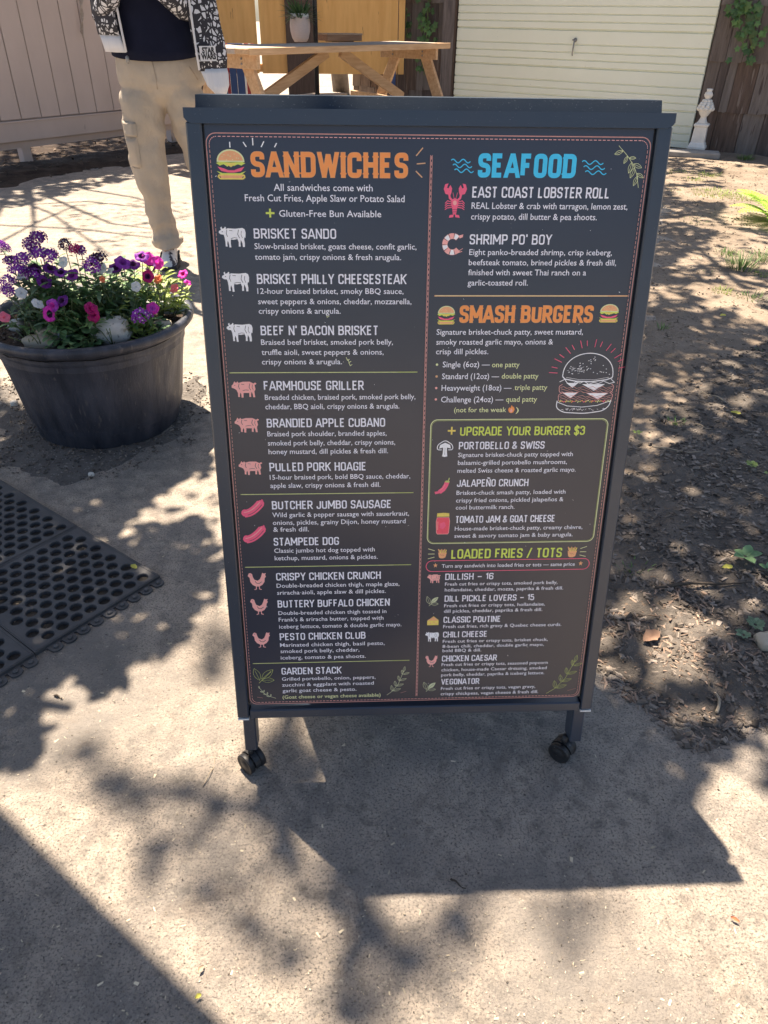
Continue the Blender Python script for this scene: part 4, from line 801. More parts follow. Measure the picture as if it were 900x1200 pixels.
M_LEAF = [mat('leaf_green', (.105, .20, .07), (.17, .30, .10), scale=30, rough=.55, island=.35, trans=.25), mat('leaf_dusky', (.13, .20, .11), (.19, .27, .155), scale=30, rough=.6, island=.3, trans=.2),
          mat('leaf_lime', (.26, .36, .07), (.42, .50, .16), scale=60, rough=.5, island=.3, trans=.35), mat('leaf_mint', (.10, .20, .08), (.17, .29, .13), scale=40, rough=.55, island=.3, trans=.25), mat('leaf_dark', (.06, .125, .05), (.10, .19, .075), scale=30, rough=.5, island=.4, trans=.2)]
M_STEM = mat('stem', (.12, .16, .06), rough=.6)
def petalm(n, c, c2): return mat('petal_'+n, c, c2, scale=70, rough=.55, trans=.35, spec=.3)
PET = dict(violet=petalm('violet', (.24, .035, .40), (.38, .07, .55)), purple=petalm('purple', (.13, .02, .22), (.22, .03, .32)), magenta=petalm('magenta', (.62, .03, .42), (.78, .07, .55)), crimson=petalm('crimson', (.38, .01, .13), (.52, .015, .20)),
           white=petalm('white', (.72, .76, .80), (.84, .86, .88)), pink=petalm('pink', (.85, .16, .28), (.9, .28, .42)), coral=petalm('coral', (.85, .20, .09), (.9, .28, .14)), throat=petalm('throat', (.035, .006, .05), (.06, .01, .08)), striped=petalm('striped', (.30, .03, .42), (.62, .10, .70)), eye=petalm('eye', (.8, .74, .80), (.86, .82, .86)))
def leafblade(mb, p, d, L_, wd, droop, m=0, fold=.25):
    d = Vector(d).normalized(); sd = d.cross(Vector((0, 0, 1)))
    if sd.length < .05: sd = Vector((1, 0, 0))
    sd.normalize(); V = []; q = Vector(p); n = 4
    for i in range(n+1):
        t = i/n; ww = wd/2*(sin(pi*min(1, t*.86+.12))**.8); up_ = sd.cross(d)
        V += [q-sd*ww+up_*ww*fold, q.copy(), q+sd*ww+up_*ww*fold]; q = q+d*L_/n; d = (d+Vector((0, 0, -droop/n))).normalized()
    F = []
    for i in range(n):
        for k in (0, 1): F.append((i*3+k, i*3+k+1, (i+1)*3+k+1, (i+1)*3+k))
    mb.add(V, F, m, smooth=True)
def petunia(mb, p, nrm, R_, m_out=0, m_in=1, ruf=.12):
    R_ *= rnd.uniform(.8, 1.1); wilt = rnd.uniform(.05, .35)
    nrm = Vector(nrm).normalized(); M = nrm.to_track_quat('Z', 'Y').to_matrix().to_4x4(); M.translation = Vector(p); n = 30; V = []; F = []; fm = []
    rings = [(1.0, .0), (.78, .10), (.48, .02), (.24, -.22), (.10, -.75), (.05, -1.2)]; ph = rnd.uniform(0, 6)
    for (r_, z) in rings:
        for j in range(n):
            a = 2*pi*j/n+ph; lob = 1+(.055*cos(5*a)+.02*sin(13*a))*(r_ > .4)*r_; V.append((R_*r_*lob*cos(a), R_*r_*lob*sin(a), R_*(z-wilt*r_*r_*(1+sin(a*1.0))*.8+(ruf*sin(5*a+1)+.07*sin(11*a))*(r_ > .6)*r_)))
    for i in range(len(rings)-1):
        for j in range(n): F.append((i*n+j, i*n+(j+1) % n, (i+1)*n+(j+1) % n, (i+1)*n+j)); fm.append(m_in if 2 <= i else m_out)
    k = len(mb.v); mb.v += [tuple(M @ Vector(v)) for v in V]; mb.f += [tuple(q+k for q in f) for f in F]; mb.m += fm; mb.sm += [True]*len(F)
def verbena(mb, p, R_):
    p = Vector(p)
    sq_ = Vector((rnd.uniform(.8, 1.25), rnd.uniform(.8, 1.2), rnd.uniform(.65, 1.1)))
    for k in range(24):
        if rnd.random() < .2: continue
        z = 1-1.35*(k+.5)/24; a = k*2.399963; rr = math.sqrt(max(0, 1-z*z)); d = Vector((rr*cos(a), rr*sin(a), z)); M = d.to_track_quat('Z', 'Y').to_matrix().to_4x4() @ RZ(rnd.uniform(0, 6)); M.translation = p+Vector((d.x*sq_.x, d.y*sq_.y, d.z*sq_.z))*R_*rnd.uniform(.7, 1.25)
        fr = R_*.50
        for j in range(5):
            a = 2*pi*j/5; c, s_ = cos(a), sin(a); mb.add([(fr*.12*c, fr*.12*s_, 0), (fr*(.8*c+.42*s_), fr*(.8*s_-.42*c), fr*.1), (fr*1.08*c, fr*1.08*s_, fr*.22), (fr*(.8*c-.42*s_), fr*(.8*s_+.42*c), fr*.1)], [(0, 1, 2, 3)], 0, M)
        mb.add([(fr*.27*cos(2*pi*j/6), fr*.27*sin(2*pi*j/6), fr*.1) for j in range(6)], [tuple(range(6))], 1, M)
def dome(u, v, lift=0):
    best = None; d = ray(u, v)
    for i in range(400):
        s_ = 1.6+i*.005; p = CAM+d*s_; rr = hypot(p.x-PC.x, p.y-PC.y); h_ = .375+.17*max(0, 1-(rr/.37)**2)+lift
        if p.z <= h_: return p
    return gp(u, v, .40)
def plant(label, cat, flowers, kind, fm, r_=.085, nl=80, leaf=0, ll=(.03, .06), lw=.22, up_=.35, group=None, size=.024, at=None, hgt=.16):
    size *= .98 if kind != 'verbena' else .92
    P = [dome(*f[:2], lift=(f[3] if len(f) > 3 else 0)) for f in flowers]
    if P: c = sum(P, Vector())/len(P)
    else: c = dome(*at)
    b = Vector((c.x, c.y, 0)); dd = b-PC; dd.z = 0
    lim = .26 if kind == '' else (.24 if dd.y > 0 else .15)
    if dd.length > lim: b = PC+dd.normalized()*lim
    zb = .35+.03*(1-((b-PC).length/.31)**2)
    root = thing('flowering_plant' if flowers else 'leafy_plant', label, cat, (b.x, b.y, zb), 0, group)
    o = Vector((b.x, b.y, zb)); mb = MB()
    for k in range(nl):
        a = rnd.uniform(0, 2*pi); q = r_*rnd.random()**.6; h_ = rnd.uniform(.01, hgt*1.25)*(1-.6*(q/r_)**2)
        d = (cos(a)*.9, sin(a)*.9, rnd.uniform(-.1, .9)*up_*2)
        wx, wy = b.x-PC.x+q*cos(a)*.8+.03*cos(a), b.y-PC.y+q*sin(a)*.8+.03*sin(a)
        if (nl >= 60 or kind) and wy < .02 and hypot(wx, wy) > .205: continue
        leafblade(mb, (q*cos(a)*.8, q*sin(a)*.8, h_), d, rnd.uniform(*ll), rnd.uniform(*ll)*lw*1.6, rnd.uniform(.3, 1.2))
    for k in range(7):
        a = rnd.uniform(0, 6.28); q = r_*.7; mb.tube([(0, 0, -.005), (q*.5*cos(a), q*.5*sin(a), hgt*.5), (q*cos(a), q*sin(a), hgt*.8)], .0014, 5, 1)
    tag(mb.build('foliage', [M_LEAF[leaf], M_STEM], root), kind='stuff')
    for f, p in zip(flowers, P):
        q = p-o; cols = f[2].split('/'); mb = MB()
        if kind == 'verbena': verbena(mb, q, size*.95); ms = [PET[cols[0]], PET['eye'] if len(cols) < 2 else PET[cols[1]], M_STEM]
        else:
            n = (CAM-p).normalized()*.8+Vector((rnd.uniform(-.7, .7), rnd.uniform(-.2, .3), rnd.uniform(-.1, .7))); petunia(mb, q, n, size); ms = [PET[cols[0]], PET[cols[1] if len(cols) > 1 else 'throat'], M_STEM]
        c1 = Vector((q.x*.4, q.y*.4, .01)); c2 = Vector((q.x*.85, q.y*.85, q.z*.6)); c3 = q-Vector((0, 0, size*.8)); mb.tube([c1, c2, c3], .0013, 5, 2)
        lf_ = MB(); nn_ = 13 if kind != 'verbena' else 11
        for k in range(nn_):
            t = .12+.86*k/nn_; b_ = c1.lerp(c2, min(1, t*1.7)) if t < .59 else c2.lerp(c3, (t-.59)/.41); a = k*2.4+rnd.random(); L_ = rnd.uniform(*ll)*(1.15-.5*t); leafblade(lf_, b_, (cos(a), sin(a), rnd.uniform(.1, .8)), L_, L_*lw*1.7, rnd.uniform(.5, 1.4))
        lf_.build('stem_leaves', M_LEAF[leaf], root)
        mb.build('flower', ms, root)
    return root
G_ = 'flowering plants in the round planter'
plant('tallest verbena, dark purple clusters rising at the back left of the planter', 'flower', [(45, 279, 'purple', .13), (38, 288, 'purple', .11), (46, 297, 'violet', .09), (59, 300, 'violet', .08)], 'verbena', 0, leaf=0, group=G_, nl=60)
plant('verbena with small near black purple clusters at the back centre of the planter', 'flower', [(76, 287, 'throat', .10), (88, 292, 'crimson', .10), (95, 294, 'purple', .09)], 'verbena', 0, group=G_, size=.018)
plant('verbena with round violet white eyed cluster at the back right of centre', 'flower', [(108, 312, 'violet', .06), (116, 304, 'throat', .07)], 'verbena', 0, group=G_, size=.025)
plant('verbena with a column of purple clusters at the left back of the planter', 'flower', [(27, 304, 'violet', .09), (20, 316, 'violet', .08), (32, 318, 'purple', .06), (10, 330, 'violet', .06), (9, 341, 'violet', .04), (14, 306, 'purple', .08), (40, 322, 'violet', .05)], 'verbena', 0, leaf=1, group=G_, size=.021)
plant('small violet and white eyed verbena beside the blue grey stone', 'flower', [(166, 371, 'violet', .03)], 'verbena', 0, group=G_, nl=30, r_=.05, hgt=.04, size=.026)
plant('purple verbena cut by the left edge of the photograph', 'flower', [(0, 287, 'violet', .12), (6, 292, 'purple', .10)], 'verbena', 0, leaf=4, group=G_, size=.02)
plant('petunia with two deep violet blooms near the back left', 'flower', [(59, 314, 'purple/throat', .06), (71, 319, 'violet/throat', .05), (42, 316, 'throat', .05), (52, 330, 'purple/throat', .04), (84, 322, 'violet/purple', .04)], 'petunia', 0, group=G_, size=.022)
plant('petunia with magenta striped bloom and dark throated bloom in the left middle', 'flower', [(61, 358, 'striped/magenta', .03), (72, 352, 'purple/throat', .03), (58, 368, 'magenta', .02)], 'petunia', 0, leaf=0, group=G_, size=.024)
plant('petunia with a single crimson bloom hanging over the centre stones', 'flower', [(107, 361, 'crimson/crimson', .03), (109, 369, 'crimson/crimson', .02)], 'petunia', 0, group=G_, size=.024)
plant('petunia with lilac violet blooms standing at the back right of the planter', 'flower', [(144, 307, 'violet/purple', .08), (156, 309, 'purple/throat', .08), (166, 300, 'violet/throat', .10), (135, 314, 'purple/throat', .06), (176, 313, 'purple/throat', .06)], 'petunia', 0, leaf=3, group=G_, size=.023)
plant('petunia with hot magenta blooms just in front of the shoe', 'flower', [(174, 303, 'magenta/magenta', .10), (184, 308, 'magenta/magenta', .08)], 'petunia', 0, leaf=2, group=G_, size=.020)
plant('petunia with one dark crimson bloom beside an orange bud', 'flower', [(173, 324, 'crimson/throat', .07), (185, 327, 'coral/coral', .05)], 'petunia', 0, leaf=3, group=G_, size=.019)
plant('petunia trailing hot pink blooms over the right rim', 'flower', [(214, 321, 'magenta/crimson', .10), (220, 331, 'magenta/magenta', .08), (204, 338, 'pink/pink', .03)], 'petunia', 0, leaf=2, group=G_, size=.016)
plant('petunia with one small magenta bloom above the right front stones', 'flower', [(179, 361, 'magenta/striped', .03)], 'petunia', 0, group=G_, nl=40, r_=.06, hgt=.05, size=.019)
plant('white petunia scattered through the left half of the planter', 'flower', [(25, 343, 'white/white', .04), (73, 307, 'white/white', .07), (45, 355, 'white/white', .03), (24, 322, 'white/white', .06)], 'petunia', 0, leaf=1, group=G_, size=.017)
plant('white petunia in the right half of the planter', 'flower', [(159, 336, 'white/white', .05), (128, 317, 'white/white', .06), (118, 314, 'white/white', .05)], 'petunia', 0, leaf=1, group=G_, size=.017)
plant('pink bloomed petunia at the left edge beside the pale stone', 'flower', [(5, 371, 'pink/pink', .03)], 'petunia', 0, group=G_, size=.019)
plant('tiny coral bloomed plant in the middle of the greenery', 'flower', [(120, 327, 'coral/coral', .04)], 'petunia', 0, leaf=1, group=G_, size=.010)
for (u, v, lf_, nl, r_, lb, ll, lw, hg) in ((185, 390, 2, 46, .055, 'low variegated lime leaved plant spilling over the right front rim', (.014, .026), .8, .05), (200, 372, 3, 34, .045, 'small variegated plant between flat stone and right rim', (.014, .024), .8, .04),
    (188, 322, 2, 80, .07, 'bright lime leaved plant lit by the sun at the right back', (.018, .032), .5, .11), (84, 408, 3, 34, .045, 'low mint leaved sprout in front of the small blue stone', (.014, .024), .7, .04),
    (100, 392, 3, 22, .04, 'round leaved sprout left of the large granite stone', (.018, .03), .8, .05), (10, 402, 3, 60, .075, 'mint leaved clump over the left front rim', (.02, .036), .7, .06),
    (62, 368, 3, 50, .05, 'bright green clump above the tan stones', (.02, .032), .5, .07), (125, 368, 3, 60, .07, 'bright green clump behind the large granite stone', (.022, .04), .45, .09), (150, 350, 2, 46, .05, 'lime green clump beside the white bloom', (.02, .034), .4, .10), (40, 372, 1, 90, .08, 'feathery grey green foliage clump at the left of the planter', (.03, .05), .14, .09), (95, 345, 0, 110, .10, 'dark green fern like foliage clump in the centre', (.035, .06), .16, .11), (140, 345, 0, 110, .10, 'broad dark green foliage clump right of centre', (.03, .055), .35, .11), (20, 350, 4, 80, .08, 'very dark foliage clump behind the pink bloom', (.03, .05), .4, .1), (120, 330, 1, 100, .09, 'grey green foliage filling the back centre of the planter', (.03, .055), .18, .12), (160, 350, 4, 80, .07, 'dark foliage under the white bloom on the right', (.025, .045), .4, .09)):
    plant(lb, 'plant', [], '', 0, r_=r_, nl=nl, leaf=lf_, ll=ll, lw=lw, at=(u, v), group='leafy plants in the round planter', hgt=hg)

# ------------------------------------------------------------------ background: fence
FA = Vector((-3.30, 6.62, 0)); FD = Vector((.6174, .7867, 0)); FN = Vector((.7867, -.6174, 0))     # along the fence, and out of its face
fence = thing('board_fence', 'taupe painted vertical board fence with a wide bottom rail, raised off the soil', 'fence', tuple(FA))
M_TAUPE = mat('taupe_paint', (.50, .405, .365), (.56, .455, .41), scale=3, rough=.65, bump=.15, bscale=120, dist=.001, stretch=(1, 1, .4), speck=[(9, .74, (.32, .25, .22))])
def onf(u, v): p = vp(u, v, FA, FD); return (p-FA).dot(FD), p.z
s0, zb = onf(0, 168); pos = [onf(25, 140)[0], onf(49, 137)[0], onf(70.6, 135)[0], onf(92.5, 133)[0], onf(113, 131)[0]]
pitch_ = (pos[-1]-pos[0])/4; zr = onf(25, 141)[1]; zbot = (onf(0, 168)[1]+onf(140, 152)[1])/2
MFN = Matrix(((FD.x, -FN.x, 0, 0), (FD.y, -FN.y, 0, 0), (0, 0, 1, 0), (0, 0, 0, 1)))
first = None
for i in range(-9, 9):
    x0 = pos[0]+i*pitch_
    mb = MB().box((x0+pitch_/2, rnd.uniform(-.002, .002), (zr+2.35)/2+.01), (pitch_-.007, .02, 2.35-zr), bev=.004)
    mb.build('board', M_TAUPE, fence).matrix_basis = MFN
xl, xr = pos[0]-9*pitch_, pos[0]+9*pitch_
MB().box(((xl+xr)/2, .022, 1.2), (xr-xl, .012, 2.1)).build('backing', M_TAUPE, fence).matrix_basis = MFN
MB().box(((xl+xr)/2, -.012, (zbot+zr)/2), (xr-xl, .035, zr-zbot), bev=.005).build('bottom_rail', M_TAUPE, fence).matrix_basis = MFN
MB().box(((xl+xr)/2, -.034, zr-.004), (xr-xl, .008, .014), bev=.002).build('rail_bead', M_TAUPE, fence).matrix_basis = MFN
for x in (xl+.1, (xl+xr)/2, xr-.05): MB().box((x, .075, 1.2), (.09, .09, 2.4), bev=.005).build('post', M_TAUPE, fence).matrix_basis = MFN
pr_ = vp(89, -60, FA, FD)+FN*.06; pe = vp(92, 44, FA, FD)+FN*.06
pts = [pr_.lerp(pe, i/14)+FD*.006*sin(i*1.9)+FN*.004*cos(i*2.7) for i in range(15)]
mb = MB(); mb.tube(pts, [.017-.0009*i for i in range(15)], 8)
for q in range(2):
    mb.tube([p+FD*.013*cos(i*1.3+q*pi)+FN*.013*sin(i*1.3+q*pi) for i, p in enumerate(pts)], [.009-.0004*i for i in range(15)], 6)
tag(mb.build('hanging_rope', mat('frayed_rope', (.30, .24, .20), (.44, .37, .31), scale=60, rough=.9, bump=.5, bscale=200, dist=.003)), 'pale frayed twisted rope end hanging against the taupe fence', 'rope')

# ------------------------------------------------------------------ background: plywood screen, posts
M_PLY = mat('plywood', (.66, .36, .115), (.78, .46, .165), scale=2.2, rough=.7, stretch=(6, 6, .8), speck=[(5.5, .70, (.24, .12, .05))])
M_DPOST = wood('dark_timber', (.055, .035, .028), (.10, .065, .05), 2)
PLA = Vector((-2.4, 10.0, 0)); PLD = Vector((1, .10, 0)).normalized()
def onp(u, v): p = vp(u, v, PLA, PLD); return (p-PLA).dot(PLD), p.z
ply = thing('plywood_screen', 'honey coloured plywood screen between dark posts behind the picnic table', 'screen', tuple(PLA)); rzp = atan2(PLD.y, PLD.x)
zlow = onp(440, 87)[1]
for (u0_, u1_) in ((232, 301), (305, 337), (372, 466), (467, 474)):
    a, b = onp(u0_, 40)[0], onp(u1_, 40)[0]; o = MB().box(((a+b)/2, 0, (zlow+2.3)/2), (b-a, .018, 2.3-zlow), bev=.002).build('plywood_sheet', M_PLY, ply); o.rotation_euler.z = rzp
for (u0_, u1_, d_) in ((334, 370, -.03), (226, 238, .03), (468, 476, .06)):
    a, b = onp(u0_, 20)[0], onp(u1_, 20)[0]; o = MB().box(((a+b)/2, d_, 1.2), (b-a, .09, 2.4), bev=.006).build('post', M_DPOST, ply); o.rotation_euler.z = rzp
a, b = onp(232, 40)[0], onp(474, 40)[0]
o = MB().box(((a+b)/2, .035, zlow+.06), (b-a, .04, .09), bev=.004).build('cross_rail', M_PLY, ply); o.rotation_euler.z = rzp
p = onp(460, 100)[0]
o = MB().box((onp(459.5, 90)[0], -.10, .42), (.055, .06, .84), bev=.006).build('blue_post', mat('blue_paint', (.02, .05, .16), (.03, .07, .20), rough=.6)); o.location = PLA; o.rotation_euler.z = rzp
tag(o, 'short dark blue post standing under the right end of the plywood screen', 'post')

# ------------------------------------------------------------------ background: garage
GA = Vector((1.276, 10.025, 0)); GB = Vector((3.806, 8.226, 0)); GD = (GB-GA).normalized(); GN = Vector((-GD.y, GD.x, 0))*-1; WD = (GB-GA).length
rzg = atan2(GD.y, GD.x)
garage = thing('garage', 'weathered shingle garage with a pale green ribbed overhead door', 'garage', tuple(GA), rzg)
M_DOOR = mat('pale_green_paint', (.80, .815, .68), (.84, .855, .73), scale=2, rough=.55, bump=.05, bscale=30, dist=.003, speck=[(3.5, .74, (.66, .69, .57)), (60, .75, (.5, .52, .44))])
M_SHIN = mat('weathered_shingle', (.085, .066, .058), (.16, .125, .11), scale=3, rough=.9, stretch=(7, 7, .9), bump=.7, bscale=12, dist=.006, island=0)
def ong(u, v): p = vp(u, v, GA, GD); return (p-GA).dot(GD), p.z
z1 = .373; sec = []
# section profile: (z fraction, depth) ; wide flat top band, then three ribbed bands
prof = [(0, .02), (.02, 0), (.17, 0), (.19, .016), (.20, .016), (.215, 0), (.37, 0), (.39, .016), (.40, .016), (.415, 0), (.58, 0), (.60, .016), (.61, .016), (.625, 0), (.955, 0), (.985, .024), (1, .024)]
door = MB().box((WD/2, .045, 1.13), (WD-.02, .03, 2.22)).build('garage_door', M_DOOR, garage)
for k in range(6):
    V = []; F = []; zz = .012+k*z1
    for t, d_ in prof: V += [(.012, d_+.004, zz+t*z1), (WD-.012, d_+.004, zz+t*z1)]
    F = [(2*i, 2*i+1, 2*i+3, 2*i+2) for i in range(len(prof)-1)]
    V += [(.012, .03, zz), (WD-.012, .03, zz), (.012, .03, zz+z1-.002), (WD-.012, .03, zz+z1-.002)]; m_ = len(prof)*2
    F += [(m_, m_+1, 1, 0), (m_-2, m_-1, m_+3, m_+2), tuple([m_]+[2*i for i in range(len(prof))]+[m_+2]), tuple([m_+3]+[2*i+1 for i in range(len(prof))][::-1]+[m_+1])]
    MB().add(V, F).build('door_section', M_DOOR, door)
hx, hz = ong(673, 57); mb = MB(); M_MET = mat('worn_metal', (.22, .22, .22), (.34, .33, .32), scale=40, rough=.45, metal=.6)
mb.tube([(hx, -.012, hz+.10), (hx, -.035, hz+.07), (hx-.004, -.035, hz-.05), (hx-.006, -.02, hz-.07)], [.008, .009, .007, .006], 8); mb.lathe([(.0001, 0), (.022, 0), (.022, .008), (.012, .012), (.0001, .012)], 16, M=T(hx, -.002, hz+.085) @ RX(pi/2)); mb.tube([(hx-.03, -.02, hz+.085), (hx+.02, -.02, hz+.085)], .006, 8)
mb.build('handle', M_MET, door)
def shingles(x0, x1, top, parent, seed):
    r = random.Random(seed); back = MB().box(((x0+x1)/2, .06, top/2), (x1-x0, .04, top)).build('shingle_wall', M_SHIN, parent)
    rows = [(-.02, .43), (.41, .90), (.88, 1.40), (1.38, 1.88), (1.86, top)]
    for ri, (za, zb_) in enumerate(rows):
        x = x0; kk = 0
        while x < x1-.02:
            wd_ = min(r.choice([.09, .13, .17, .22, .27]), x1-x); h_ = zb_-za+.02
            dz = r.uniform(-.012, .006); V = []; th = .022+r.uniform(0, .012); tw = r.uniform(-.006, .006)
            xa, xb = x+.003, x+wd_-.003; nseg = 3; ed = [r.uniform(-.008, .008) for _ in range(nseg+1)]
            for i in range(nseg+1):
                xx = xa+(xb-xa)*i/nseg; V += [(xx, .035-th+tw*(i-1.5), za+dz+ed[i]), (xx, .032, za+dz+ed[i]), (xx, .026, za+h_)]
            F = []
            for i in range(nseg):
                a_, b_ = i*3, (i+1)*3; F += [(a_, b_, b_+2, a_+2), (a_+1, b_+1, b_, a_), (a_+2, b_+2, b_+1, a_+1)]
            F += [(0, 2, 1), (nseg*3, nseg*3+1, nseg*3+2)]
            o = MB().add(V, F).build('shingle', SH[r.randrange(4)], back); x += wd_; kk += 1
    return back
SH = [mat('shingle_%s' % n, c1, c2, scale=3.2, rough=.92, stretch=(9, 9, .8), bump=.8, bscale=10, dist=.006, speck=[(3.5, .63, c3)]) for n, c1, c2, c3 in (('grey', (.10, .080, .072), (.17, .14, .125), (.06, .045, .04)), ('brown', (.085, .058, .045), (.15, .105, .085), (.20, .16, .14)), ('dark', (.065, .05, .046), (.11, .087, .08), (.15, .12, .11)), ('pale', (.13, .11, .10), (.21, .18, .165), (.08, .06, .055)))]
shingles(WD+.004, WD+2.2, 2.45, garage, 1); shingles(-1.6, -.20, 2.45, garage, 2)
MB().box((-.10, .015, 1.2), (.19, .07, 2.4), bev=.006).build('door_post', wood('grey_post', (.10, .082, .08), (.19, .16, .15), 2), garage)
MB().box((-.012, .0, 1.2), (.02, .05, 2.3), bev=.003).build('door_trim', M_DPOST, garage)
MB().box((WD/2, .02, 2.34), (WD+.1, .08, .16), bev=.006).build('lintel', M_DPOST, garage)
MB().box((.3, 2.5, 1.2), (3.9+2.0-.4, 4.9, 2.3)).build('garage_body', M_SHIN, garage).location.x = WD/2-.05
mb = MB(); L0, L1 = -1.75, WD+2.3
mb.add([(L0, -.12, 2.42), (L1, -.12, 2.42), (L1, 2.5, 3.9), (L0, 2.5, 3.9), (L0, 5.2, 2.42), (L1, 5.2, 2.42), (L0, -.12, 2.50), (L1, -.12, 2.50), (L1, 2.5, 3.98), (L0, 2.5, 3.98), (L0, 5.2, 2.5), (L1, 5.2, 2.5)], [(0, 1, 2, 3), (3, 2, 5, 4), (6, 9, 8, 7), (9, 10, 11, 8), (0, 6, 7, 1), (4, 5, 11, 10), (0, 3, 9, 6), (3, 4, 10, 9), (1, 7, 8, 2), (2, 8, 11, 5)])
mb.build('roof', M_DPOST, garage)
# slab and finial
sa, sb = ong(782, 176)[0], 0
slab = gp(815, 181, .04); M_CONC = mat('concrete', (.22, .21, .20), (.32, .30, .28), scale=8, rough=.9, bump=.5, bscale=40, dist=.006)
pA = gp(760, 178, .03); pB = gp(843, 183, .03); mid = (pA+pB)/2
mb = MB().box((0, 0, .035), ((pB-pA).length, .20, .07), bev=.014); o = mb.build('concrete_slab', M_CONC, None, (mid.x+GN.x*.0, mid.y, 0), (0, 0, atan2(pB.y-pA.y, pB.x-pA.x))); tag(o, 'rough grey concrete sill slab lying in front of the garage door', 'slab')
M_WP = mat('white_cast_stone', (.66, .64, .60), (.76, .74, .70), scale=14, rough=.7, bump=.35, bscale=70, dist=.004)
fp = gp(817, 174, .07); fin = thing('garden_finial', 'white cast garden finial with a flaming urn top on a square pedestal', 'garden ornament', (fp.x, fp.y+.02, .07), rzg+.12); fin.scale = (.95, .95, .90)
fz = .62; mb = MB()
def sqprof(mb, pr):
    V = []; F = []
    for h_, z in pr: V += [(-h_, -h_, z), (h_, -h_, z), (h_, h_, z), (-h_, h_, z)]
    for i in range(len(pr)-1):
        for k in range(4): F.append((i*4+k, i*4+(k+1) % 4, (i+1)*4+(k+1) % 4, (i+1)*4+k))
    F += [(3, 2, 1, 0), tuple(4*(len(pr)-1)+k for k in range(4))]; mb.add(V, F)
sqprof(mb, [(.098, 0), (.098, .025), (.088, .035), (.086, .05), (.074, .07), (.068, .20), (.066, .235), (.078, .245), (.080, .262), (.068, .272)]); mb.build('pedestal', M_WP, fin)
mb = MB(); mb.lathe([(.066, .270), (.050, .290), (.034, .325), (.032, .345), (.044, .355), (.062, .385), (.074, .41), (.080, .43), (.070, .445)], 24)
mb.build('urn', M_WP, fin); mb = MB()
for row, (rr, zz_, n_, sz) in enumerate(((.074, .425, 9, .026), (.064, .452, 8, .026), (.050, .478, 7, .024), (.036, .505, 6, .022))):
    for k in range(n_):
        a = 2*pi*k/n_+row*.4; mb.lathe([(.0001, -sz), (sz*.7, -sz*.6), (sz, 0), (sz*.7, sz*.7), (.0001, sz)], 8, M=T(rr*cos(a), rr*sin(a), zz_))
mb.lathe([(.05, .44), (.045, .49), (.02, .53)], 14)
mb.build('fruit', M_WP, fin); MB().lathe([(.022, .515), (.024, .53), (.040, .55), (.046, .57), (.040, .59), (.026, .605), (.030, .620), (.034, .632), (.0001, .636)], 20, wob=lambda a, z: 1+.07*sin(7*a+z*60)).build('flame_top', M_WP, fin)

# ------------------------------------------------------------------ ivy, fern, tufts
TUFTS = []
def lobed(mb, p, nrm, R_, m=0):
    M = Vector(nrm).normalized().to_track_quat('Z', 'Y').to_matrix().to_4x4() @ RZ(rnd.uniform(0, 6.3)); M.translation = Vector(p); V = [(0, 0, 0)]
    for j in range(10): a = 2*pi*j/10; q = R_*(1 if j % 2 == 0 else .58); V.append((q*cos(a), q*sin(a), -.15*q))
    mb.add(V, [(0, 1+j, 1+(j+1) % 10) for j in range(10)], m, M)
for (u, v, lb, n, R_, hh) in ((852, 300, 'short grass clump left of the tall grass tuft', 60, .07, .05), (880, 352, 'low weedy grass below the tall tuft at the right edge', 50, .08, .04), (895, 420, 'sparse weeds in the mulch at the right edge', 26, .05, .03), (816, 262, 'faint scattered grass on the dirt beside the sign top', 40, .12, .025)):
    TUFTS.append((u, v, lb, n, R_, hh))
M_IVY = mat('ivy_leaf', (.07, .15, .05), (.13, .24, .08), scale=20, rough=.45, island=.45, trans=.3)
def ivy(label, pts_px, n, spread, Rl, off=.05):
    root = None; mb = MB(); st = MB(); P = [vp(u, v, GA, GD)+GN*off for u, v in pts_px]
    for i in range(len(P)-1):
        for k in range(n):
            p = P[i].lerp(P[i+1], rnd.random())+GD*rnd.gauss(0, spread)+Vector((0, 0, rnd.gauss(0, spread)))+GN*rnd.uniform(-.01, .07)
            lobed(mb, p-P[0], GN+Vector((rnd.uniform(-.6, .6), rnd.uniform(-.6, .6), rnd.uniform(-.1, .8))), Rl*rnd.uniform(.6, 1.2))
    st.tube([p-P[0] for p in P], .006, 6)
    root = thing('ivy', label, 'ivy', tuple(P[0])); tag(mb.build('foliage', M_IVY, root), kind='stuff'); st.build('stem', M_STEM, root)
GNs = GN if GN.y < 0 else -GN; GN = GNs
ivy('green ivy trailing down the shingles right of the garage door', [(880, -60), (872, 0), (876, 25), (884, 62)], 34, .075, .05)
ivy('ivy sprig hanging over the edge of the shingle wall nearest the door', [(900, -30), (866, 8), (862, 14)], 9, .04, .042)
ivy('ivy creeping down the dark shingles left of the garage door', [(500, -50), (504, 5), (502, 45), (499, 88)], 34, .06, .042)
ivy('thin ivy strand beside the plywood screen', [(478, -40), (478, 10), (479, 45)], 26, .04, .035)
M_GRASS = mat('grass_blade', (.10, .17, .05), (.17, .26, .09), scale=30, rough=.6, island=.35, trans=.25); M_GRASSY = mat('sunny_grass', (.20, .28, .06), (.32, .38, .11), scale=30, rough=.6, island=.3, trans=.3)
def tuft(u, v, n, R_, h_, label, m=M_GRASS, z=.0, cat='grass tuft', name='grass_tuft', wd=.004):
    p = gp(u, v); mb = MB()
    for k in range(n):
        a = rnd.uniform(0, 6.28); q = R_*rnd.random()**.6; d = Vector((cos(a)*.45, sin(a)*.45, 1)); leafblade(mb, (q*cos(a), q*sin(a), -.004), d, h_*rnd.uniform(.5, 1.15), wd, rnd.uniform(.3, 1.5))
    return tag(tag(mb.build(name, m, None, (p.x, p.y, z)), label, cat), kind=None)
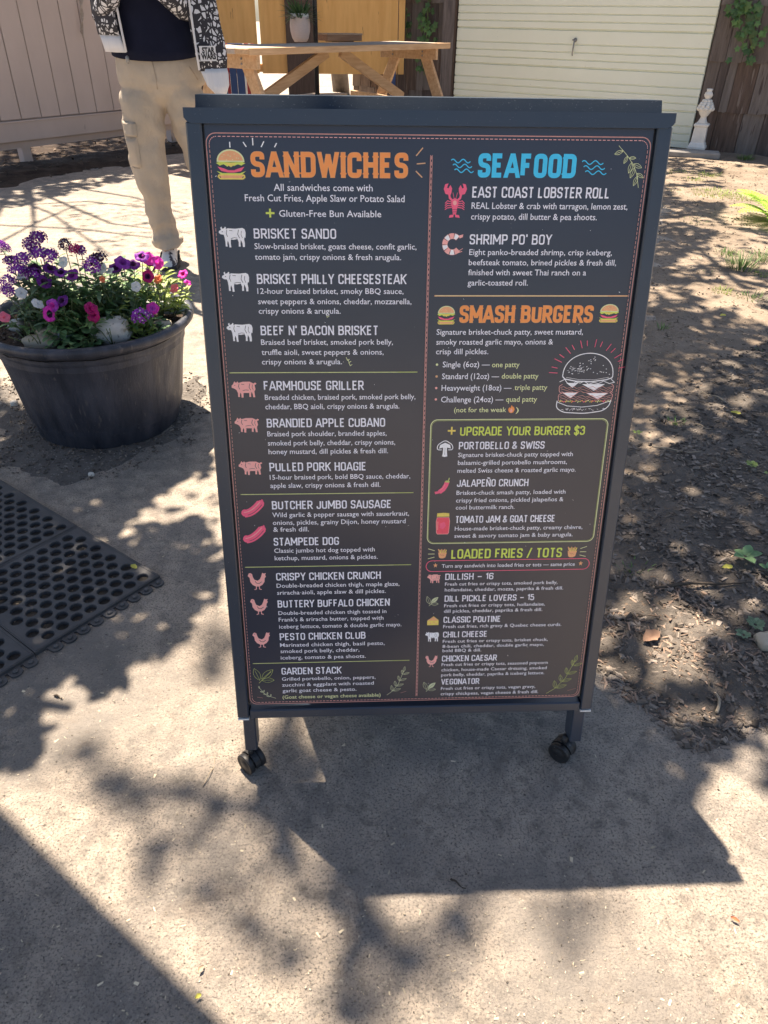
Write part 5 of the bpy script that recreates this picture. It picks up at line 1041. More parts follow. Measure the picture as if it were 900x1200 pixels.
tuft(868, 316, 150, .09, .11, 'tall dark green grass tuft at the right edge below the fern'); tuft(893, 306, 70, .08, .09, 'grass tuft at the frame edge right of the tall tuft')
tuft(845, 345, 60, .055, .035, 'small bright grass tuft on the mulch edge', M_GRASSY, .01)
tuft(775, 388, 16, .02, .05, 'sparse dry grass sprig beside the sign', M_GRASS); tuft(790, 500, 30, .03, .02, 'tiny moss tuft on the mulch beside the burger drawing', M_GRASS, .02); tuft(742, 672, 26, .04, .03, 'thin weedy grass on bare dirt beside the lower sign', M_GRASS, .01)
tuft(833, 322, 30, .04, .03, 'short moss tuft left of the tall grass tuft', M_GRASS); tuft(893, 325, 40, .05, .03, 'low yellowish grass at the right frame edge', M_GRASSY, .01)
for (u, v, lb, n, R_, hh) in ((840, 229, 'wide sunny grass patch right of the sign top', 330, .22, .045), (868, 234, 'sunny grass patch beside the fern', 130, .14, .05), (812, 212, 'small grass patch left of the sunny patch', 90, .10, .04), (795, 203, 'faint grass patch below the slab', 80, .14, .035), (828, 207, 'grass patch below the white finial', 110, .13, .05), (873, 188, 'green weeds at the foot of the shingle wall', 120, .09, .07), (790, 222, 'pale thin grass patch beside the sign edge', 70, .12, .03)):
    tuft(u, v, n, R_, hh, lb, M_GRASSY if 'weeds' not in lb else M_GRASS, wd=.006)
for (u, v, lb, n, R_, hh) in TUFTS: tuft(u, v, n, R_, hh, lb, M_GRASS, .008, wd=.0045)
def frond(mb, base, d, L_, droop):
    d = Vector(d).normalized(); q = Vector(base); n = 16; pts = []
    for i in range(n):
        t = i/n; pts.append(q.copy()); q = q+d*L_/n; d = (d+Vector((0, 0, -droop/n))).normalized(); sd = d.cross(Vector((0, 0, 1))).normalized()
        if i > 1:
            l = L_*.26*sin(pi*(t*.82+.16))
            for s_ in (-1, 1): leafblade(mb, q, sd*s_+d*.5+Vector((0, 0, .15)), l, L_*.05, .4)
    mb.tube(pts, [.003*(1-.05*i) for i in range(n)], 5, 1)
fpz = gp(905, 262); fern = thing('fern', 'bright yellow green fern cut by the right edge of the photograph', 'fern', (fpz.x+.04, fpz.y, .0)); M_FERN = mat('fern_leaf', (.30, .50, .06), (.45, .64, .11), scale=30, rough=.55, island=.25, trans=.4)
for k in range(17):
    mb = MB(); a = k*2.4; e = rnd.uniform(.4, 1.5); frond(mb, (.02*cos(a), .02*sin(a), 0), (cos(a), sin(a), e), rnd.uniform(.34, .46), 1.1); mb.build('frond', [M_FERN, M_STEM], fern)
def seedling(u, v, n, Rl, label, m, z=.02):
    p = gp(u, v); mb = MB()
    for k in range(n):
        a = 2.4*k; leafblade(mb, (.004*cos(a), .004*sin(a), .006), (cos(a), sin(a), .35), Rl*rnd.uniform(.7, 1.2), Rl*.75, .3)
    return tag(mb.build('seedling', m, None, (p.x, p.y, z)), label, 'seedling')
seedling(868, 666, 5, .036, 'broad leaved green seedling on dark mulch at right', M_LEAF[3], .035); seedling(894, 681, 4, .022, 'small seedling at the right edge beside the broad leaved one', M_LEAF[3], .035)
seedling(877, 556, 9, .018, 'small yellow green weed near the right edge above the seedling', M_LEAF[2], .03); seedling(897, 566, 6, .012, 'tiny weed at the frame edge beside the yellow green one', M_LEAF[2], .03)
seedling(880, 745, 10, .02, 'low weedy rosette on the mulch near the pale stone', M_LEAF[1], .03); seedling(866, 757, 8, .015, 'small weed left of the low rosette', M_LEAF[1], .03); seedling(745, 515, 5, .014, 'tiny yellow green sprout beside the sign frame', M_LEAF[2], .02)
p = gp(897, 752); V = []
o = stone(900, 752, 26, 12, .05, 'pale tan broken stone cut by the right edge on the mulch', M_STT, zz=.032, seed=31, sq=6); o['group'] = 'loose stones on the ground'; 
o = stone(17, 473, 9, 7, .02, 'small white pebble beside the foot of the planter', M_GRAN, zz=.012, seed=32); o['group'] = 'loose stones on the ground'
o = stone(107, 556, 7, 5, .015, 'tiny pale pebble between planter and mats', M_GRAN, zz=.006, seed=33); o['group'] = 'loose stones on the ground'

# ------------------------------------------------------------------ picnic table
TZ = 1.0; Q1 = gp(290, 57, TZ); Q2 = gp(528, 50.5, TZ); TD = (Q2-Q1).normalized(); TN = Vector((-TD.y, TD.x, 0)); TL = (Q2-Q1).length; rzt = atan2(TD.y, TD.x)
M_TW = wood('table_wood', (.46, .28, .15), (.62, .42, .25), 0); M_TG = wood('greyed_wood', (.36, .30, .25), (.50, .42, .35), 0)
table = thing('picnic_table', 'weathered timber picnic table with crossed legs behind the sign', 'picnic table', (Q1.x, Q1.y, 0), rzt)
W5 = .138
for k in range(5): MB().box((TL/2+rnd.uniform(-.012, .012), .07+k*(W5+.008), TZ-.021), (TL, W5, .042), bev=.005).build('top_board', M_TG if k else M_TW, table)
MB().box((TL/2, -.006+.004, TZ-.022), (TL-.02, .012, .05), bev=.003).build('edge_board', M_TW, table)
ycen = 2.5*(W5+.008)
for x in (.12, TL-.25):
    mb = MB(); beam(mb, (x, ycen-.36, TZ-.09), (x, ycen+.36, TZ-.09), .04, .11); mb.build('top_bearer', M_TW, table)
    for s_ in (-1, 1):
        mb = MB(); beam(mb, (x+.042, ycen+s_*.16, TZ-.05), (x+.042, ycen+s_*.62, 0), .042, .11, up=(1, 0, 0) if 0 else (0, s_, 0)); mb.build('leg', M_TW, table)
        mb = MB()
        for dz in (0, .045): mb.lathe([(.0001, 0), (.010, 0), (.008, .008), (.0001, .009)], 8, M=T(x-.021, ycen+s_*.19, TZ-.075-dz*.8) @ RY(-pi/2))
        mb.build('bolt', M_MET, table)
    mb = MB(); beam(mb, (x-.001, ycen-.70, .40), (x-.001, ycen+.78, .47), .04, .10); mb.build('seat_bearer', M_TW, table)
    mb = MB(); beam(mb, (x+.1 if x < 1 else x-.1, ycen, .50), (TL/2+(-.1 if x < 1 else .1), ycen, TZ-.06), .09, .04, up=(0, 1, 0)); mb.build('brace', M_TW, table)
for s_ in (-1, 1):
    for k in (0, 1): MB().box((TL/2-.3, ycen+s_*(.62+.14*k), .43 if s_ < 0 else .50), (TL-.6, .13, .038), bev=.005).build('seat_board', M_TG, table)
# parasol pole through the table
pp = gp(370, 49, TZ); par = thing('parasol', 'black parasol pole rising through the picnic table', 'parasol', (pp.x, pp.y+.0, 0))
MB().tube([(0, 0, .03), (0, 0, 2.75)], .024, 16).build('pole', M_BLACK, par); MB().lathe([(.0001, 0), (.24, 0), (.24, .04), (.06, .06), (.04, .14), (.0001, .14)], 28).build('base', M_BLACK, par)
V = [(0, 0, 2.8)]; n = 8
for k in range(8): a = 2*pi*k/8; V.append((1.25*cos(a), 1.25*sin(a), 2.35))
MB().add(V, [(0, 1+k, 1+(k+1) % 8) for k in range(8)]).build('canopy', mat('canopy_cloth', (.10, .10, .11), rough=.8), par)
# potted plant and wooden box
pp2 = gp(354, 49.5, TZ); tp = thing('potted_plant', 'spiky dark green plant in a blush ribbed ceramic pot on the table', 'potted plant', (pp2.x-.02, pp2.y+.12, TZ))
k_ = 1.1
MB().lathe([(a*k_, b*k_) for a, b in [(.0001, 0), (.055, 0), (.075, .03), (.088, .08), (.092, .12), (.088, .165), (.080, .195), (.078, .196), (.078, .20)]], 32, wob=lambda a, z: 1).build('pot', mat('blush_ceramic', (.66, .51, .46), (.74, .60, .54), scale=30, rough=.6, bump=.6, bscale=18, dist=.004, stretch=(1, 1, 8)), tp)
MB().lathe([(.082*k_, .19*k_), (.083*k_, .215*k_), (.074*k_, .215*k_), (.070*k_, .19*k_)], 32, cap=False).build('pot_rim', M_WP, tp)
mb = MB()
for k in range(150):
    a = rnd.uniform(0, 6.28); leafblade(mb, (.03*cos(a), .03*sin(a), .17), (cos(a), sin(a), rnd.uniform(.3, 3)), rnd.uniform(.12, .24), .018, rnd.uniform(.3, 1.6))
tag(mb.build('foliage', M_LEAF[4], tp), kind='stuff')
bx0 = gp(398, 49, TZ); bt = thing('wooden_box', 'shallow brown wooden box lying on the picnic table right of the pole', 'box', (bx0.x, bx0.y+.05, TZ), rzt-.35)
MB().box((0, 0, .034), (.42, .21, .05), bev=.004).build('box_body', wood('box_wood', (.36, .17, .09), (.48, .26, .14), 0), bt); MB().box((0, 0, .066), (.43, .22, .016), bev=.003).build('lid', wood('lid_wood', (.50, .30, .19), (.60, .40, .26), 0), bt); MB().box((0, 0, .004), (.25, .15, .008)).build('foot', M_DPOST, bt)
# striped panel and wood bits behind the table
sp0 = gp(285, 112, .0)
stp = thing('striped_panel', 'upright navy, red and white striped panel behind the left end of the table', 'striped panel'); q0 = vp(262, 100, (-2.2, 9.2), (1, .1)); q1 = vp(301, 100, (-2.2, 9.2), (1, .1)); stp.location = (q0.x, q0.y, 0)
cols = ['blue', 'red', 'blue', 'blue', 'white', 'red', 'grey', 'red']; mc = dict(blue=mat('navy_cloth', (.03, .06, .16), rough=.8), red=mat('red_cloth', (.28, .03, .035), rough=.8), white=mat('white_cloth', (.6, .6, .58), rough=.8), grey=mat('grey_cloth', (.35, .33, .32), rough=.8))
ws = [.05, .045, .09, .10, .02, .05, .035, .04]; tot = sum(ws); L_ = (q1-q0).length; x = 0
for c_, w_ in zip(cols, ws): w_ *= L_/tot; MB().box((x+w_/2, 0, .48), (w_-.004, .03, .92), bev=.003).build('stripe', mc[c_], stp); x += w_

# ------------------------------------------------------------------ the person behind the sign
PO = gp(197, 309); PX, PY = PO.x, PO.y        # foot of the leg in view
person = thing('person', 'person in beige cargo trousers and open black and white jacket standing behind the sign', 'person', (PX, PY, 0))
KS = (PY-CAM.y)/(3.65-CAM.y)
def px(x, z): return (CAM.x+(x-CAM.x)*KS-PX, CAM.z+(z-CAM.z)*KS)
def loftm(mb, rings, n=36, m=0, fold=0, seed=0, cap=True):
    """rings: (x, y, z, rx, ry)"""
    R = []
    for i in range(len(rings)-1):
        a, b = rings[i], rings[i+1]; k = 5
        for j in range(k): t = j/k; tt = t*t*(3-2*t)*.5+t*.5; R.append([a[q]+(b[q]-a[q])*(t if q == 2 else tt) for q in range(5)])
    R.append(list(rings[-1])); V = []; F = []
    for (x, y, z, rx, ry) in R:
        for j in range(n):
            a = 2*pi*j/n; f = 1+fold*(fbm(cos(a)*1.3+seed, sin(a)*1.3+seed, z*9+seed, 3)+.5*sin(z*38+3*sin(a+seed)+seed)*max(0, fbm(a*.4, z*3, seed)+.3))
            V.append((x+rx*f*cos(a), y+ry*f*sin(a), z+.012*fold*8*fbm(cos(a)*2, sin(a)*2, z*5)))
    for i in range(len(R)-1):
        for j in range(n): F.append((i*n+j, i*n+(j+1) % n, (i+1)*n+(j+1) % n, (i+1)*n+j))
    if cap: F.append(tuple(range(n))[::-1]); F.append(tuple((len(R)-1)*n+j for j in range(n)))
    mb.add(V, F, m, smooth=True)
# body: one skinned figure
J = {}; nodes = []; edges = []; rads = []
def nd(n, x, y, z, r1, r2=None, par=None):
    J[n] = len(nodes); nodes.append((x, y, z)); rads.append((r1, r2 or r1))
    if par: edges.append((J[par], J[n]))
hx0, hz0 = px(-1.115, .98)
nd('pelvis', hx0, .02, hz0-.02, .135, .10); nd('waist', hx0+.01, .03, 1.10, .13, .10, 'pelvis'); nd('chest', hx0+.01, .03, 1.33, .15, .11, 'waist'); nd('shoulders', hx0+.01, .04, 1.45, .10, .08, 'chest')
nd('neck', hx0+.01, .03, 1.53, .055, .055, 'shoulders'); nd('jaw', hx0+.01, .01, 1.60, .065, .075, 'neck'); nd('head', hx0+.01, .02, 1.68, .078, .095, 'jaw'); nd('crown', hx0+.01, .03, 1.755, .055, .065, 'head')
lx = px(-1.22, .87)[0]
nd('hipL', px(-1.21, .85)[0], .02, .88, .07, .07, 'pelvis'); nd('kneeL', px(-1.230, .5)[0], .0, .50, .045, .045, 'hipL'); nd('ankleL', 0.015, .02, .10, .036, .036, 'kneeL'); nd('toeL', .02, -.10, .035, .022, .015, 'ankleL')
nd('hipR', px(-1.0, .85)[0], .02, .88, .07, .07, 'pelvis'); nd('kneeR', px(-.93, .5)[0], .04, .50, .045, .045, 'hipR'); nd('ankleR', hx0+.24, .10, .10, .042, .042, 'kneeR'); nd('toeR', hx0+.27, -.04, .05, .04, .03, 'ankleR')
for s_, n in ((-1, 'L'), (1, 'R')):
    nd('sh'+n, hx0+s_*.19, .04, 1.43, .055, .055, 'shoulders'); nd('el'+n, hx0+s_*.21, -.02, 1.22, .04, .04, 'sh'+n); nd('wr'+n, hx0+s_*.10, -.24, 1.33, .027, .027, 'el'+n); nd('pa'+n, hx0+s_*.055, -.29, 1.36, .036, .018, 'wr'+n)
    for k in range(4):
        a = (k-1.5)*.021; L_ = [.062, .074, .07, .055][k]
        nd('f%d%s' % (k, n), hx0+s_*.045, -.315+abs(a)*.2, 1.385+a, .010, .009, 'pa'+n); nd('g%d%s' % (k, n), hx0+s_*(.045-L_*.45), -.335, 1.395+a, .009, .008, 'f%d%s' % (k, n)); nd('h%d%s' % (k, n), hx0+s_*(.045-L_*.8), -.318, 1.392+a, .007, .007, 'g%d%s' % (k, n))
    nd('t'+n, hx0+s_*.05, -.265, 1.395, .011, .011, 'wr'+n); nd('u'+n, hx0+s_*.03, -.285, 1.425, .009, .009, 't'+n)
me = bpy.data.meshes.new('body'); me.from_pydata(nodes, edges, []); ob = bpy.data.objects.new('body', me); link(ob, person)
sk = ob.modifiers.new('skin', 'SKIN'); sk.use_smooth_shade = True
for i, r_ in enumerate(rads): me.skin_vertices[0].data[i].radius = r_; me.skin_vertices[0].data[i].use_root = (i == 0)
ob.modifiers.new('sub', 'SUBSURF').levels = 2; ob.modifiers['sub'].render_levels = 2
dg = bpy.context.evaluated_depsgraph_get(); dg.update(); m2 = bpy.data.meshes.new_from_object(ob.evaluated_get(dg)); ob.modifiers.clear(); ob.data = m2
M_SKIN = mat('skin', (.48, .27, .19), (.56, .33, .24), scale=20, rough=.5); m2.materials.clear(); m2.materials.append(M_SKIN)
for p_ in m2.polygons: p_.use_smooth = True
hd = Vector((hx0+.01, .02, 1.68)); mb = MB()
mb.lathe([(.0001, -.014), (.011, -.012), (.013, -.002), (.008, .016), (.0001, .03)], 10, M=T(hd.x, hd.y-.100, hd.z-.005)); mb.build('nose', M_SKIN, person)
for s_ in (-1, 1):
    MB().lathe([(.0001, -.010), (.009, -.006), (.011, 0), (.009, .006), (.0001, .010)], 12, M=T(hd.x+s_*.031, hd.y-.083, hd.z+.018)).build('eye', [M_WHITEP], person)
    MB().lathe([(.0001, -.030), (.014, -.018), (.018, .0), (.017, .016), (.0001, .030)], 12, M=T(hd.x+s_*.080, hd.y+.012, hd.z+.0) @ SC(.5, 1, 1)).build('ear', M_SKIN, person)
MB().box((hd.x, hd.y-.090, hd.z-.052), (.045, .012, .010), bev=.004).build('mouth', mat('lips', (.42, .16, .13), rough=.5), person)
MB().lathe([(.0001, .115), (.05, .105), (.086, .07), (.096, .02), (.090, -.03), (.080, -.05)], 26, M=T(hd.x, hd.y+.022, hd.z) @ SC(.93, 1.05, 1), wob=lambda a, z: 1+.03*sin(9*a), cap=False).build('hair', mat('hair', (.05, .03, .02), (.09, .06, .04), scale=80, rough=.6), person)

# trousers
M_KHA = mat('khaki_cotton', (.41, .35, .285), (.47, .405, .335), scale=5, rough=.85, bump=.7, bscale=13, dist=.02, stretch=(1.2, 1.2, .7), spec=.2)
mb = MB()
P_ = lambda x, z, w_, d_, y=0: (px(x, z)[0], y, px(x, z)[1], w_*KS, d_*KS)
loftm(mb, [P_(-1.195, .062, .078, .100, .005), P_(-1.19, .08, .082, .100, .01), P_(-1.195, .11, .080, .092, .02), P_(-1.209, .18, .074, .088, .02), P_(-1.218, .32, .076, .090, .01), P_(-1.234, .525, .100, .104, 0), P_(-1.230, .70, .110, .114, .005), P_(-1.218, .84, .116, .118, .012), P_(-1.19, .92, .115, .098, .02), P_(-1.17, .96, .09, .07, .02)], fold=.10, seed=1.3)
loftm(mb, [P_(-.82, .05, .078, .09, .10), P_(-.835, .2, .075, .088, .08), P_(-.87, .34, .080, .090, .06), P_(-.935, .525, .096, .100, .04), P_(-.97, .70, .110, .112, .03), P_(-.988, .84, .118, .118, .02), P_(-1.02, .92, .115, .098, .02), P_(-1.04, .96, .09, .07, .02)], fold=.10, seed=4.2)
loftm(mb, [P_(-1.115, .80, .06, .05, .02), P_(-1.108, .855, .15, .11, .02), P_(-1.105, .91, .225, .132, .02), P_(-1.108, .98, .232, .135, .02), P_(-1.115, 1.06, .222, .130, .02), P_(-1.115, 1.12, .21, .125, .02)], fold=.03, seed=2)
tmp = mb.build('trousers', M_KHA, person); rm = tmp.modifiers.new('r', 'REMESH'); rm.mode = 'VOXEL'; rm.voxel_size = .009; sm_ = tmp.modifiers.new('s', 'SMOOTH'); sm_.iterations = 4
dg = bpy.context.evaluated_depsgraph_get(); dg.update(); m3 = bpy.data.meshes.new_from_object(tmp.evaluated_get(dg)); tmp.modifiers.clear(); tmp.data = m3
for v_ in m3.vertices:     # cloth folds
    x, y, z = v_.co; n_ = v_.normal.copy()
    f = .007*sin(z*34+x*40+4*fbm(x*4, y*4, z*3))*max(0, .5+fbm(x*3, y*3, z*4+7)) + .005*fbm(x*12, y*12, z*7+3) + .0022*fbm(x*30, y*30, z*24+5) + .007*sin(z*60+3*fbm(x*6, y*6, z*4))*max(0, min(1, (.30-z)/.12))
    v_.co += n_*f
for p_ in m3.polygons: p_.use_smooth = True
m3.materials.clear(); m3.materials.append(M_KHA)
# cargo pocket, side pocket piping, fly
def bodypatch(name, pts, m, th=.006, y=-.10):
    V = []; n_ = len(pts)
    for (x, z, yy) in pts: a, b = px(x, z); V.append((a, yy-th, b))
    for (x, z, yy) in pts: a, b = px(x, z); V.append((a, yy+.03, b))
    return MB().add(V, [tuple(range(n_)), tuple(range(2*n_-1, n_-1, -1))]+[(i, i+n_, (i+1) % n_+n_, (i+1) % n_) for i in range(n_)]).build(name, m, person)
M_KHS = mat('khaki_seam', (.33, .27, .215), (.37, .31, .255), scale=12, rough=.85, bump=.4, bscale=60, dist=.003)
def seam(name, pts, rad=.0028):
    P = []
    for (x, z) in pts:
        a, b = px(x, z); hit, loc, nr, _ = tmp.ray_cast(Vector((a, -1, b)), Vector((0, 1, 0)))
        if hit: P.append(loc+Vector((0, -.001, 0)))
    if len(P) > 1: MB().tube(P, rad, 5).build(name, M_KHS, person)
def pocket(name, x0, x1, z0, z1, th=.010):
    V = []; F = []; nx_, nz_ = 6, 10; ok = True
    for j in range(nz_+1):
        for i in range(nx_+1):
            a, b = px(x0+(x1-x0)*i/nx_+.02*j/nz_*0, z0+(z1-z0)*j/nz_); hit, loc, nr, _ = tmp.ray_cast(Vector((a, -1, b)), Vector((0, 1, 0)))
            e = 1 if 0 < i < nx_ and 0 < j < nz_ else .0
            if not hit: loc = Vector((a, .0, b)); 
            V.append((loc.x, loc.y-.002-th*e, loc.z))
    for j in range(nz_):
        for i in range(nx_): k = j*(nx_+1)+i; F.append((k, k+1, k+nx_+2, k+nx_+1))
    MB().add(V, F, smooth=True).build(name, M_KHA, person)
pocket('cargo_pocket', -1.325, -1.248, .51, .66, .016); pocket('pocket_flap', -1.332, -1.244, .665, .735, .022)
seam('fly_seam', [(-1.112, 1.03), (-1.105, .98), (-1.10, .93), (-1.103, .89)]); seam('pocket_seam', [(-1.30, 1.04), (-1.325, .99), (-1.335, .95)]); seam('pocket_seam', [(-.97, 1.04), (-.925, .98), (-.90, .93)])
seam('inseam', [(-1.262, .64), (-1.264, .58), (-1.262, .52)]); seam('inseam', [(-1.325, .508), (-1.29, .505), (-1.262, .508)])
# shoes
M_SHOE = mat('white_leather', (.60, .61, .64), (.72, .73, .75), scale=20, rough=.5, speck=[(22, .55, (.03, .035, .06))]); M_SOLE = mat('dark_sole', (.03, .03, .035), rough=.7)
def shoe(x, y, rz):
    M = T(x, y, 0) @ RZ(rz); mb = MB(); V = []; F = []; n_ = 18; secs = [(.115, .034, .10), (.08, .042, .115), (.03, .046, .12), (-.03, .048, .105), (-.09, .052, .078), (-.14, .050, .060), (-.178, .036, .045), (-.195, .014, .030)]
    for (yy, w_, h_) in secs:
        for j in range(n_): a = 2*pi*j/n_; V.append((w_*cos(a)*(1 if sin(a) < 0 else .92), yy, .022+max(-.010, h_*sin(a)*.86 if sin(a) > 0 else -.01)))
    for i in range(len(secs)-1):
        for j in range(n_): F.append((i*n_+j, (i+1)*n_+j, (i+1)*n_+(j+1) % n_, i*n_+(j+1) % n_))
    F += [tuple(range(n_)), tuple(range((len(secs)-1)*n_, len(secs)*n_))[::-1]]
    mb.add(V, F, 0, smooth=True); s1 = mb.build('shoe', M_SHOE, person); s1.matrix_basis = M
    mb = MB(); V = []
    out = [(.125, 0)]+[(yy, w_+.006) for yy, w_, h_ in secs]+[(-.20, 0)]; ring = [(w_, yy) for yy, w_ in out]+[(-w_, yy) for yy, w_ in out[::-1][1:-1]]; k = len(ring)
    mb.add([(a, b, 0) for a, b in ring]+[(a, b, .024) for a, b in ring], [tuple(range(k))[::-1], tuple(range(k, 2*k))]+[(i, (i+1) % k, (i+1) % k+k, i+k) for i in range(k)]); mb.build('sole', M_SOLE, s1)
    for q in range(4):
        yy = -.03-.025*q; zz = .118-.016*q; MB().tube([(-.03, yy, zz-.018), (0, yy-.004, zz), (.03, yy, zz-.018)], .0035, 6).build('lace', M_SOLE if q % 2 else M_WHITEP, s1)
    MB().tube([(.047, .06, .05), (.049, .0, .052), (.052, -.06, .035)], .006, 6).build('side_stripe', M_SOLE, s1); MB().tube([(-.047, .06, .05), (-.049, .0, .052), (-.052, -.06, .035)], .006, 6).build('side_stripe', M_SOLE, s1)
shoe(.012, .035, .12); shoe(px(-.82, 0)[0], .115, .35)
# shirt
M_NAVY = mat('navy_cotton', (.006, .008, .022), (.010, .013, .032), scale=6, rough=.85, bump=.4, bscale=10, dist=.015, spec=.15)
mb = MB(); cx0 = -1.11
n = 48; V = []; F = []; zs = [1.0+.06*i for i in range(9)]
for i, z in enumerate(zs):
    for j in range(n):
        a = 2*pi*j/n; fr = max(0, -sin(a)); zz = z; w_ = .235-.012*i*0; 
        if i == 0: zz = 1.045-.030*fr
        x, z2 = px(cx0+(.232+.004*sin(5*a+z*8))*cos(a), zz); V.append((x, .02+.145*sin(a)*(1+.02*sin(7*a+z*6))+.004*fbm(a*2, z*8, 3), z2))
for i in range(len(zs)-1):
    for j in range(n): F.append((i*n+j, i*n+(j+1) % n, (i+1)*n+(j+1) % n, (i+1)*n+j))
k = len(V)
for j in range(n): a = 2*pi*j/n; x, z2 = px(cx0+.10*cos(a), 1.62); V.append((x, .03+.08*sin(a), z2))
for j in range(n): F.append(((len(zs)-1)*n+j, (len(zs)-1)*n+(j+1) % n, k+(j+1) % n, k+j))
mb.add(V, F, smooth=True); sh = mb.build('shirt', M_NAVY, person); sh.modifiers.new('t', 'SOLIDIFY').thickness = .004
# jacket: two front panels, back, sleeves
def comic():
    m = bpy.data.materials.new('printed_fleece'); m.use_nodes = True; N = m.node_tree; L = N.links.new; b = N.nodes['Principled BSDF']; b.inputs['Roughness'].default_value = .85
    tc = N.nodes.new('ShaderNodeTexCoord').outputs['Object']
    v1 = N.nodes.new('ShaderNodeTexVoronoi'); v1.feature = 'DISTANCE_TO_EDGE'; v1.inputs['Scale'].default_value = 36; L(tc, v1.inputs['Vector'])
    n1 = N.nodes.new('ShaderNodeTexNoise'); n1.inputs['Scale'].default_value = 19; n1.inputs['Detail'].default_value = 3; n1.inputs['Distortion'].default_value = 1.5; L(tc, n1.inputs['Vector'])
    v2 = N.nodes.new('ShaderNodeTexVoronoi'); v2.distance = 'CHEBYCHEV'; v2.feature = 'F1'; v2.inputs['Scale'].default_value = 9; L(tc, v2.inputs['Vector'])
    def mth(op, a, b_):
        q = N.nodes.new('ShaderNodeMath'); q.operation = op
        for i, v in enumerate((a, b_)):
            if isinstance(v, (int, float)): q.inputs[i].default_value = v
            else: L(v, q.inputs[i])
        return q.outputs[0]
    lines = mth('GREATER_THAN', v1.outputs[0], .13); blob = mth('GREATER_THAN', n1.outputs[0], .46); sp = N.nodes.new('ShaderNodeSeparateColor'); L(v2.outputs['Color'], sp.inputs[0]); dk = mth('GREATER_THAN', sp.outputs[0], .78)
    a = mth('MULTIPLY', lines, blob); inv = mth('SUBTRACT', 1, a); c = mth('ADD', mth('MULTIPLY', a, mth('SUBTRACT', 1, dk)), mth('MULTIPLY', mth('MULTIPLY', inv, mth('GREATER_THAN', v1.outputs[0], .16)), dk))
    mx = N.nodes.new('ShaderNodeMix'); mx.data_type = 'RGBA'; L(c, mx.inputs[0]); mx.inputs[6].default_value = (.025, .025, .035, 1); mx.inputs[7].default_value = (.60, .61, .67, 1); L(mx.outputs[2], b.inputs['Base Color'])
    return m
M_COM = comic(); M_RIB = mat('white_rib', (.60, .61, .66), (.66, .67, .72), scale=30, rough=.85, bump=.5, bscale=40, dist=.003, stretch=(6, 6, .3))
def jpanel(name, pts_rows, m, yoff):
    """rows bottom to top of (x_inner, x_outer, z, y_inner, y_outer)"""
    V = []; F = []; n_ = 8
    for (xa, xb, z, ya, yb) in pts_rows:
        for i in range(n_+1):
            t = i/n_; a, zz = px(xa+(xb-xa)*t, z); V.append((a, ya+(yb-ya)*t+.012*sin(t*pi)*-1+.006*fbm(t*4, z*9, yoff), zz))
    for j in range(len(pts_rows)-1):
        for i in range(n_): k = j*(n_+1)+i; F.append((k, k+1, k+n_+2, k+n_+1))
    o = MB().add(V, F, smooth=True).build(name, m, person); o.modifiers.new('t', 'SOLIDIFY').thickness = .008; return o
def rows(pts, zlist): return pts
# image left panel: hem at z 1.06..1.12, print above
jpanel('hem_rib', [(-1.225, -1.345, 1.052, -.135, -.06), (-1.235, -1.355, 1.09, -.135, -.05), (-1.245, -1.362, 1.128, -.13, -.05)], M_RIB, 1)
jpanel('front_panel', [(-1.247, -1.372, 1.125, -.135, -.045), (-1.25, -1.378, 1.2, -.135, -.04), (-1.248, -1.37, 1.27, -.13, -.04), (-1.24, -1.37, 1.36, -.12, -.02), (-1.20, -1.36, 1.5, -.10, .02), (-1.18, -1.28, 1.58, -.05, .05)], M_COM, 2)
jpanel('hem_rib', [(-.79, -.752, .868, -.12, -.06), (-.835, -.735, .91, -.13, -.05), (-.855, -.735, .96, -.135, -.04), (-.865, -.74, .985, -.135, -.04)], M_RIB, 3)
jpanel('front_panel', [(-.865, -.742, .975, -.14, -.035), (-.875, -.735, 1.03, -.14, -.03), (-.882, -.74, 1.1, -.14, -.03), (-.892, -.755, 1.18, -.135, -.03), (-.90, -.765, 1.27, -.13, -.03), (-.90, -.77, 1.38, -.12, 0), (-.95, -.80, 1.5, -.10, .02), (-1.04, -.94, 1.6, -.05, .05)], M_COM, 4)
V = []; F = []; n_ = 20
for z, w_, d_ in ((1.09, .245, .155), (1.2, .262, .17), (1.3, .262, .17), (1.45, .245, .15), (1.56, .18, .11), (1.61, .10, .08)):
    for i in range(n_+1):
        a = -.32+(pi+.64)*i/n_; x, zz = px(cx0+w_*cos(a), z); V.append((x+(.03 if cos(a) > .5 and z < 1.3 else 0), .03+d_*sin(a), zz))
for j in range(5):
    for i in range(n_): k = j*(n_+1)+i; F.append((k, k+1, k+n_+2, k+n_+1))
o = MB().add(V, F, smooth=True).build('jacket_back', M_COM, person); o.modifiers.new('t', 'SOLIDIFY').thickness = .008
for s_, zx in ((-1, (-1.225, 1.055, 1.55)), (1, (-.868, .98, 1.55))):
    P = []
    for i in range(8):
        t = i/7; zz = zx[1]+(zx[2]-zx[1])*t; xx = (zx[0]-.012*t*3 if s_ < 0 else zx[0]-.06*t**1.5*0-.03*t); a, b = px(xx, zz); P.append((a, -.142+.05*t*t, b))
    MB().tube(P, .006, 6).build('zip_edge', M_RIB, person)
a, b = px(-1.222, 1.04); MB().lathe([(.004, 0), (.009, -.006), (.010, -.022), (.005, -.034), (.0001, -.035)], 10, M=T(a, -.15, b)).build('zip_pull', M_MET, person)
